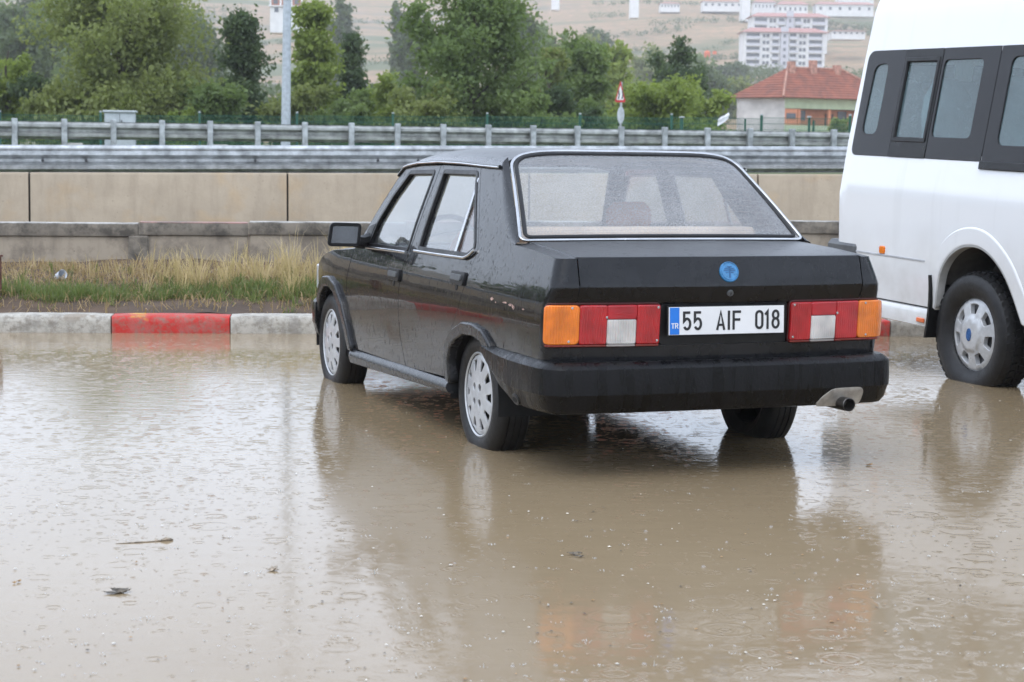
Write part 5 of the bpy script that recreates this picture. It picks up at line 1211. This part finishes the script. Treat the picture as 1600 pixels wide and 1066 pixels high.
MB().grid(rows, closed_v=True, cap=True).build('backrest', SEATC, rs_b, 50); MB().bbox(-.06, .08, -.63, .63, .906, .972, .02).build('backrest_top', TAN, rs_b); MB().bbox(.2, .72, -.64, .64, .30, .45, .05).build('cushion', SEATC, rs_b)
MB().bbox(-.40, .075, -.655, .655, .885, .905, .006).build('parcel_shelf', TAN, car)
MB().bbox(1.50, 1.93, -.66, .66, .55, .80, .05).build('dashboard', mat('dash_grey', (.06, .06, .065), .7), car)
sw = MB(); rows = []
for k in range(24):
    a = 2*PI*k/24; rows.append([(1.43 + .18*math.sin(a)*.35 + .0, .36 + (.18+.014*math.cos(b))*math.cos(a), .80 + (.18+.014*math.cos(b))*math.sin(a)*.93 + .014*math.sin(b)*.3) for b in [2*PI*j/6 for j in range(6)]])
sw.grid(rows, closed_u=True, closed_v=True).build('steering_wheel', TRIM, car)
PB().panel([(.12, -.53), (1.45, -.53), (1.45, .53), (.12, .53)], lambda x, y: (x, y, Zr(x, y)-.028), (0, 0, -1), .1, 0, 0).build('headliner', HEADL, car)
# ------------------------------------------------------------------ white minibus (x forward, y left; its right side faces the camera)
VY = R(21)
van = tag(empty('white_minibus', (3.513, 11.023, 0), -PI/2 + VY), 'white high-roofed minibus with dark window band parked behind the black car', 'minibus')
van.rotation_euler = (0, R(1.5), -PI/2 + VY)
def Yv(x, z):
    y = .93 - max(0, z-1.04)*.165 - .010*max(0, 1-abs(z-1.02)/.05)*0
    if z > 2.18: y -= (z-2.18)**2*1.4
    if x > 2.2: y -= .05*((x-2.2)/2.1)**2
    if x < -1.40: y -= .7*(x+1.40)**2
    if z < .62: y -= (.62-z)*.05
    return y
def vside(off=0.): return lambda x, z: (x, Yv(x, z)+off, z)
arch_v = [(-.345, .405), (-.335, .50), (-.318, .573), (-.285, .662), (-.205, .747), (-.083, .808), (.043, .821), (.150, .800), (.240, .755), (.330, .690), (.400, .615), (.470, .505), (.525, .405)]
_ax = pchip(list(range(13)), [p[0] for p in arch_v]); _az = pchip(list(range(13)), [p[1] for p in arch_v])
arch_v = [(_ax(i/4), _az(i/4)) for i in range(49)]
def _sm(pts):
    for _ in range(6): pts = [pts[0]] + [tuple((a*.25+b*.5+c*.25) for a, b, c in zip(pts[i-1], pts[i], pts[i+1])) for i in range(1, len(pts)-1)] + [pts[-1]]
    return pts
arch_v = _sm(arch_v)
archf = [(x+3.42, z) for x, z in arch_v]
outl = [(-1.46, .72), (-1.478, .96), (-1.495, 1.37), (-1.485, 1.56), (-1.470, 1.92), (-1.450, 2.28), (-1.42, 2.33), (2.3, 2.33), (2.75, 2.1), (3.05, 1.75), (3.40, 1.30), (4.10, 1.08), (4.28, .95), (4.30, .45), (4.2, .405)] + archf[::-1] + arch_v[::-1] + [(-1.40, .405)]
bands = [(-1.422, -.989), (-.981, -.579), (-.571, -.004), (.006, 1.02)]
ZB0, ZB1 = 1.292, 1.955
VB = mat('black_window_band', (.009, .0085, .010), .10, var=.1, spec=.35); VG = glass('teal_window_glass', (.72, .88, .88), fog=.30, refl=1.2, fogcol=(.42, .60, .64))
def mkside(mir):
    s_ = -1 if mir else 1
    fwin = rounded([(1.12, 1.30), (2.72, 1.28), (2.30, 1.93), (1.12, 1.94)], .06, 4)
    holes = [rounded([(-1.40, 1.32), (1.00, 1.32), (1.00, 1.93), (-1.39, 1.93)], .05, 4), offset(fwin, .02)]
    body = PB().panel([outl] + holes, vside(), (0, 1, 0), .09, .03, .006, mir).build('side_panel', WHITE, van)
    panes = [rounded([(-1.345, 1.425), (-1.165, 1.425), (-1.165, 1.880), (-1.325, 1.865)], .06, 5), [(-.945, 1.412), (-.622, 1.412), (-.622, 1.880), (-.945, 1.880)], rounded([(-.555, 1.418), (-.150, 1.418), (-.150, 1.888), (-.555, 1.888)], .045, 5), rounded([(.115, 1.385), (.90, 1.385), (.90, 1.895), (.115, 1.895)], .06, 5)]
    for i, ((a, b), pn) in enumerate(zip(bands, panes)):
        lp = [(a, ZB0), (b, ZB0), (b, ZB1), (a, ZB1)]
        lp = rounded(lp, [.055, .004, .004, .07], 5) if i == 0 else lp
        wb = PB().panel([lp, pn], vside(.004 + (.003 if i == 1 else 0)), (0, 1, 0), .06, .012, .003, mir).build('window', VB if i != 1 else TRIM, van)
        PB().panel(offset(pn, -.006), vside(-.006), (0, 1, 0), .09, 0, 0, mir).build('pane', VG, wb)
        if i == 1:
            PB().panel([offset(pn, -.022), offset(pn, -.004)], vside(.013), (0, 1, 0), .06, .012, .004, mir).build('sliding_frame', TRIM, wb)
    fw = PB().panel([fwin, offset(fwin, .05)], vside(.004), (0, 1, 0), .06, .012, .003, mir).build('window', VB, van); PB().panel(offset(fwin, .045), vside(-.006), (0, 1, 0), .1, 0, 0, mir).build('pane', VG, fw)
    # sliding door rail, seams, moulding, skirt
    PB().panel([(.006, 1.252), (1.9, 1.252), (1.9, 1.290), (.006, 1.290)], vside(.016), (0, 1, 0), .2, .02, .006, mir).build('door_rail', TRIM, van)
    for x in (1.06,): PB().panel([(x-.004, .42 if x else .86), (x+.004, .42 if x else .86), (x+.004, 1.25), (x-.004, 1.25)], vside(.0012), (0, 1, 0), .1, 0, 0, mir).build('door_seam', GREYPL, van)
    PB().panel([(-1.46, .672), (-.46, .672), (-.46, .680), (-1.46, .680)], vside(.004), (0, 1, 0), .1, .004, .002, mir).build('moulding', mat('pale_grey_line', (.45, .46, .48), .4), van)
    PB().panel([(.66, .672), (2.9, .672), (2.9, .680), (.66, .680)], vside(.004), (0, 1, 0), .1, .004, .002, mir).build('moulding', MC['pale_grey_line'], van)
    lipo = [(x, z) for x, z in arch_v]; lipi = []
    def grow(pts, k, cx): return [((x-cx)*k+cx, (z-.33)*k+.33 if z > .45 else z) for x, z in pts]
    for cx in (.06, 3.48):
        base = arch_v if cx < 1 else archf
        PB().panel(grow(base, 1.17, cx) + base[::-1], vside(.012), (0, 1, 0), .05, .03, .018, mir).build('wheel_arch_lip', WHITE, van)
        PB().panel(grow(base, 1.02, cx) + grow(base, .965, cx)[::-1], vside(.006), (0, 1, 0), .05, .05, .004, mir).build('arch_edge', mat('grimy_white', (.42, .42, .41), .5), van)
    for a, b in ((-1.40, -.40), (.59, 3.02)):
        rows = []
        for i in range(9):
            x = a + (b-a)*i/8; rows.append([(x, s_*(.900), .392), (x, s_*(.925), .388), (x, s_*(.938), .36), (x, s_*(.928), .285), (x, s_*.90, .275), (x, s_*.86, .28)])
        MB().grid(rows, closed_v=True, cap=True).build('side_skirt', WHITE, van, 40)
    PB().panel(rounded([(-.955, .688), (-.905, .688), (-.905, .728), (-.955, .728)], .008, 3), vside(.010), (0, 1, 0), .03, .010, .005, mir).build('side_marker', AMBER_L, van)
    MB().bbox(-.50, -.42, min(s_*.934, s_*.946), max(s_*.934, s_*.946), .305, .332, .004).build('side_reflector', mat('orange_reflector', (.75, .18, .06), .3), van)
    rows = []
    for i in range(6):
        z = .22 + .38*i/5; xo = -.395 + .03*math.sin(i/5*2.5); rows.append([(xo, s_*.70, z), (xo, s_*.955, z), (xo+.018, s_*.955, z), (xo+.018, s_*.70, z)])
    MB().grid(rows, closed_v=True, cap=True).build('mud_flap', TRIM, van, 60)
    # tail lamp and rear wrap
    PB().panel(rounded([(-1.47, .80), (-1.425, .80), (-1.425, 1.30), (-1.47, 1.30)], .01, 2), vside(.003), (0, 1, 0), .04, 0, 0, mir) if False else None
both(mkside)
# roof, rear, front, floor
rows = []
for i in range(24):
    x = -1.43 + (2.32+1.43)*i/23; y0 = Yv(x, 2.33); rows.append([(x, -y0 + 2*y0*k/14, 2.325 + .11*(1-abs(-1+2*k/14)**2.6)*(min(1, (x+1.50)/.25))) for k in range(15)])
MB().grid(rows).build('roof', WHITE, van, 60)
MB().tube([(-1.44, -.64, 2.335), (-1.445, 0, 2.40), (-1.44, .64, 2.335)], .012, 6).build('roof_seal', TRIM, van)
rows = []
for z in (.70, .96, 1.37, 1.56, 1.92, 2.20, 2.33):
    x = np.interp(z, [.70, .96, 1.37, 1.92, 2.33], [-1.46, -1.478, -1.495, -1.47, -1.42]); y0 = Yv(x, z); rows.append([(x - .03*(1-(k/5-1)**2), -y0 + 2*y0*k/10, z) for k in range(11)])
MB().grid(rows).build('rear_doors', WHITE, van, 60)
MB().bbox(-1.60, -1.22, -.945, .945, .44, .735, .03).build('rear_bumper', GREYPL, van)
for s_ in (1, -1):
    MB().bbox(-1.525, -1.47, min(s_*.70, s_*.86), max(s_*.70, s_*.86), .82, 1.25, .015).build('tail_lamp', RED_L, van)
    MB().bbox(-1.54, -1.49, min(s_*.06, s_*.62), max(s_*.06, s_*.62), 1.40, 1.90, .02).build('rear_window', VB, van)
MB().bbox(-1.38, 4.2, -.80, .80, .30, .44, .02).build('floor_pan', DARK, van)
rows = []
for z, x in ((.42, 4.28), (.7, 4.33), (.95, 4.28), (1.08, 4.10), (1.30, 3.40), (1.75, 3.05), (2.10, 2.75), (2.33, 2.32)):
    y0 = Yv(min(x, 4.2), z); rows.append([(x + .10*(1-(k/5-1)**2), -y0 + 2*y0*k/10, z) for k in range(11)])
MB().grid(rows[:4]).build('front_end', WHITE, van, 50); MB().grid(rows[3:5]).build('bonnet', WHITE, van, 50); MB().grid(rows[4:]).build('windscreen', VB, van, 60)
# wheels
def van_wheel():
    tp = [(.215, .070), (.235, .092), (.285, .108), (.330, .104), (.352, .088), (.360, .076), (.360, -.076), (.352, -.088), (.33, -.104), (.285, -.108), (.215, -.07)]
    ty = MB().lathe(tp, (0, 0, 0), 'y', 64, True).build('tyre', RUBBER, None, 40)
    tb_ = MB(); n = 46
    for k in range(n):
        for j, (y0, y1, dk) in enumerate(((.050, .094, 0), (.010, .044, .5), (-.044, -.010, 0), (-.094, -.050, .5))):
            a0 = 2*PI*(k+dk)/n; a1 = a0 + 2*PI/n*.70; sk = .03*(1 if j < 2 else -1); r0 = .352; r1 = .3715 if j in (1, 2) else .3665
            vsx = []
            for r_, in ((r0,), (r1,)):
                for a_, y_ in ((a0, y0), (a1, y0), (a1+sk, y1), (a0+sk, y1)):
                    rr_ = r_ - (.012 if abs(y_) > .09 and r_ == r1 else 0); vsx.append((rr_*math.cos(a_), y_, rr_*math.sin(a_)))
            tb_.add(vsx, [(3, 2, 1, 0), (4, 5, 6, 7), (0, 1, 5, 4), (1, 2, 6, 5), (2, 3, 7, 6), (3, 0, 4, 7)])
    tr_ = tb_.build('tread_blocks', RUBBER, ty, flat=True); tr_['kind'] = 'stuff'
    holes = []
    for k in range(7):
        a = 2*PI*k/7+.2; c, s2 = math.cos(a), math.sin(a); T = lambda r, w_: (r*c - w_*s2, r*s2 + w_*c)
        holes.append(rounded([T(.118, -.028), T(.178, -.048), T(.186, 0), T(.178, .048), T(.118, .028)], .012, 3))
    def dome(u, v):
        r = math.hypot(u, v); return (u, .062 + .030*(1-(r/.22)**2) + (.012 if r < .088 else max(0, .012-(r-.088)*.6)) - max(0, r-.20)*.5, v)
    hc = PB().panel([circle(0, 0, .225, 56)] + holes, dome, (0, 1, 0), .02, .028, .004).build('hubcap', SILVER, None)
    MB().lathe([(.215, .064), (.221, .071), (.229, .066), (.230, .052), (.22, .048)], (0, 0, 0), 'y', 56, True).build('rim_edge', SILVER, hc, 60)
    MB().lathe([(.0, .036), (.14, .040), (.22, .05)], (0, 0, 0), 'y', 32).build('wheel_disc', mat('rim_shadow_grey', (.10, .10, .105), .5, .4), hc)
    PB().panel(circle(0, 0, .021, 24, .036), lambda u, v: (u, .1085, v), (0, 1, 0), .01, .006, .002).build('oval_badge', mat('badge_blue', (.02, .10, .28), .25, var=.2, scale=60), hc)
    w_ = empty('wheel'); ty.parent = w_; hc.parent = w_; return w_
w0 = van_wheel(); w0.parent = van; first = True
for x in (0, 3.48):
    for s_ in (-1, 1):
        o_ = w0 if first else copy_tree(w0, van); first = False
        o_.location = (x, s_*.805, .283); o_.rotation_euler = (PI if s_ < 0 else 0, 0, 0)
for x in (.06, 3.5):
    for s_ in (1, -1):
        rows = []
        for k in range(15): a = -.1 + (PI+.2)*k/14; rows.append([(x + .46*math.cos(a), s_*.55, .33+.49*math.sin(a)), (x + .46*math.cos(a), s_*.895, .33+.49*math.sin(a))])
        ln = MB().grid(rows); ln.add([(x-.47, s_*.55, .3), (x+.47, s_*.55, .3), (x+.47, s_*.55, .83), (x-.47, s_*.55, .83)], [(0, 1, 2, 3)]); ln.build('wheel_liner', mat('muddy_liner', (.11, .10, .09), .9, bmp=.3, var=.3), van)
VS = mat('slate_seat_fabric', (.13, .17, .19), .9, bmp=.2)
def vseat(x, y):
    e = empty('passenger_seat'); e.parent = van; e.location = (x, y, 0)
    MB().bbox(-.02, .42, -.21, .21, .78, .92, .05).build('cushion', VS, e)
    rows = []
    for i in range(9):
        f = i/8; zz = .88 + .90*f; k = 1 if f < .7 else math.sqrt(max(.12, 1-((f-.7)/.3)**2*.85)); w_ = .215*k*(1-.08*f); xx = -.03-.16*f; th = .06*(1-.4*f); rows.append([(xx-th, -w_*.85, zz), (xx-th*1.2, 0, zz), (xx-th, w_*.85, zz), (xx, w_, zz), (xx+th, w_*.8, zz), (xx+th, -w_*.8, zz), (xx, -w_, zz)])
    MB().grid(rows, closed_v=True, cap=True).build('backrest', VS, e, 60)
for x in (-1.10, -.62, .12, .85):
    for y in (-.60, -.15, .60): vseat(x, y)
# ------------------------------------------------------------------ things floating on the water
def on_water(px, py): d = ray(px, py); t_ = -CAM_H/d.z; return Vector((0, 0, CAM_H)) + d*t_
WOOD = mat('sodden_twig', (.30, .24, .175), .6, var=.4, scale=40, bmp=.3); MUCK = mat('dark_leaf_litter', (.11, .09, .065), .6, var=.5, scale=60); LEAFT = mat('tan_dead_leaf', (.34, .20, .08), .6, var=.4, scale=50); PALE = mat('pale_scrap', (.62, .58, .50), .6, var=.3, scale=50)
q = on_water(228, 847); tw = tag(empty('floating_twig', q), 'short brown twig floating on the open water at left', 'twig'); tw.scale = (.8, .8, .6)
MB().tube([(-.115, -.045, .001), (-.04, -.02, .003), (.03, .006, .003), (.085, .03, .004)], [.002, .003, .0035, .004], 6).build('stem', WOOD, tw)
MB().tube([(.060, .018, .006), (.078, .03, .011), (.105, .038, .004)], [.006, .010, .005], 6).build('knot', WOOD, tw)
def clump(px, py, sx_, sy_, sz_, m_, name, label, cat, n=7, seed=1):
    rr = random.Random(seed); q = on_water(px, py); e = tag(empty(name, q), label, cat)
    for i in range(n):
        a = rr.uniform(0, PI); L = sx_*rr.uniform(.3, .7); cx, cy = rr.uniform(-.5, .5)*sx_, rr.uniform(-.5, .5)*sy_; w_ = L*.38; dx, dy = math.cos(a), math.sin(a)*.6
        z = .0015 + rr.random()*sz_*.35; rows = []
        for k in range(5):
            f = -1+k/2; ww = w_*(1-f*f*.85); rows.append([(cx+dx*L*f-dy*ww, cy+dy*L*f+dx*ww, z+.006*f*f), (cx+dx*L*f, cy+dy*L*f, z+.006-.003*abs(f)), (cx+dx*L*f+dy*ww, cy+dy*L*f-dx*ww, z+.004*f*f)])
        MB().grid(rows).build('leaf', m_, e, 60)
clump(186, 926, .040, .05, .014, MUCK, 'leaf_clump', 'dark clump of soaked leaves floating at lower left', 'leaf litter', 9, 3)
clump(25, 911, .022, .03, .012, LEAFT, 'floating_leaf', 'single tan leaf floating near the left picture edge', 'leaf', 2, 4)
clump(901, 870, .036, .05, .018, MUCK, 'leaf_clump', 'grey leaf clump floating below the rear bumper reflection', 'leaf litter', 7, 5)
clump(424, 891, .03, .05, .010, WOOD, 'leaf_clump', 'small brown leaf clump right of the floating twig', 'leaf litter', 5, 6)
clump(1498, 918, .018, .02, .02, MUCK, 'floating_leaf', 'dark leaf floating at lower right of the picture', 'leaf', 2, 7)
clump(1362, 728, .03, .04, .012, LEAFT, 'floating_leaf', 'reddish leaf floating behind the exhaust pipe', 'leaf', 2, 8)
clump(862, 949, .024, .03, .010, PALE, 'pale_scrap', 'pale scrap floating in the lamp reflection at lower centre', 'litter', 2, 9)
clump(190, 715, .04, .05, .006, PALE, 'pale_scrap', 'pale flat scrap floating in the middle of the left water', 'litter', 1, 10)
# countless specks and rain pocks
rr = random.Random(21)
def specks(name, n, m_, smin, smax, label, cat, box_, seed):
    rr = random.Random(seed); v = []; f = []
    for i in range(n):
        px, py = rr.uniform(*box_[0]), 540 + (1066-540)*rr.random()**box_[1]; q = on_water(px, py); s_ = rr.uniform(smin, smax); a = rr.uniform(0, PI); b = len(v); z = .003
        k = [rr.uniform(.5, 1.2) for _ in range(6)]
        v += [(q.x + s_*k[j]*math.cos(a+j*PI/3), q.y + s_*k[j]*math.sin(a+j*PI/3), z+.001) for j in range(6)] + [(q.x, q.y, z+s_*.6)]
        f += [(b+j, b+(j+1) % 6, b+6) for j in range(6)]
    me = bpy.data.meshes.new(name); me.from_pydata(v, [], f); me.update(); tag(link(name, me, m_), label, cat, kind='stuff')
specks('floating_specks', 140, MUCK, .002, .006, 'scattered dark specks of debris floating on the flood water', 'debris', ((-100, 1700), .8), 31)
specks('floating_chaff', 170, PALE, .002, .007, 'scattered pale chaff floating on the flood water', 'debris', ((-100, 1700), .7), 32)
specks('floating_leaf_bits', 80, LEAFT, .002, .007, 'scattered tan leaf bits floating on the flood water', 'debris', ((-100, 1700), .6), 33)
SPL = mat('white_water', (.46, .45, .42), .10, var=.03)
sp = MB()
for i in range(220):                       # little crowns and jets thrown up by the rain
    px, py = rr.uniform(-50, 1650), 560 + 506*rr.random()**.55; q = on_water(px, py); hgt = rr.uniform(.001, .005)*(5 if rr.random() < .04 else 1); r = rr.uniform(.0015, .003)
    sp.add([(q.x + r*math.cos(2*PI*k/4), q.y + r*math.sin(2*PI*k/4), 0) for k in range(4)] + [(q.x, q.y, hgt)], [(k, (k+1) % 4, 4) for k in range(4)])
    R0 = rr.uniform(.005, .018)*(1 if rr.random() < .8 else 1.6); n = rr.choice((3, 5, 8))
    for k in range(n):
        a = 2*PI*k/n + rr.random(); c, s_ = math.cos(a), math.sin(a); sp.add([(q.x + R0*c - .002*s_, q.y + R0*s_ + .002*c, 0), (q.x + R0*c + .002*s_, q.y + R0*s_ - .002*c, 0), (q.x + R0*1.35*c, q.y + R0*1.35*s_, rr.uniform(.0012, .0035))], [(0, 1, 2)])
so = sp.build('rain_splashes', SPL, flat=True); tag(so, 'tiny splashes of rain hitting the flood water', 'splash', kind='stuff')
bb = MB()
for i in range(130):
    px, py = rr.uniform(-50, 1650), 560 + 506*rr.random()**.6; q = on_water(px, py); r = rr.uniform(.003, .007)
    bb.lathe([(r, 0), (r*.9, r*.4), (r*.55, r*.75), (0.0001, r*.9)], (q.x, q.y, .0005), 'z', 8)
bo = bb.build('rain_bubbles', glass('bubble_film', (.97, .97, .97), fog=.12, refl=1.5, fogcol=(.85, .85, .85)), sharp=180); tag(bo, 'small bubbles floating on the flood water', 'bubbles', kind='stuff')
# ------------------------------------------------------------------ haze of the rain
hzb = MB().box(-1450, 1450, -450, 1850, -1.5, 150); hm_, t, o = new_mat('rain_haze')
pv = nd(t, 'ShaderNodeVolumePrincipled', {'Color': (.965, .98, 1.0, 1), 'Density': .00042, 'Anisotropy': .15}); t.links.new(pv.outputs[0], o.inputs['Volume'])
tag(hzb.build('haze', hm_), kind='stuff')
scene.cycles.volume_bounces = 1; scene.cycles.max_bounces = 8; scene.cycles.diffuse_bounces = 3; scene.cycles.transparent_max_bounces = 14
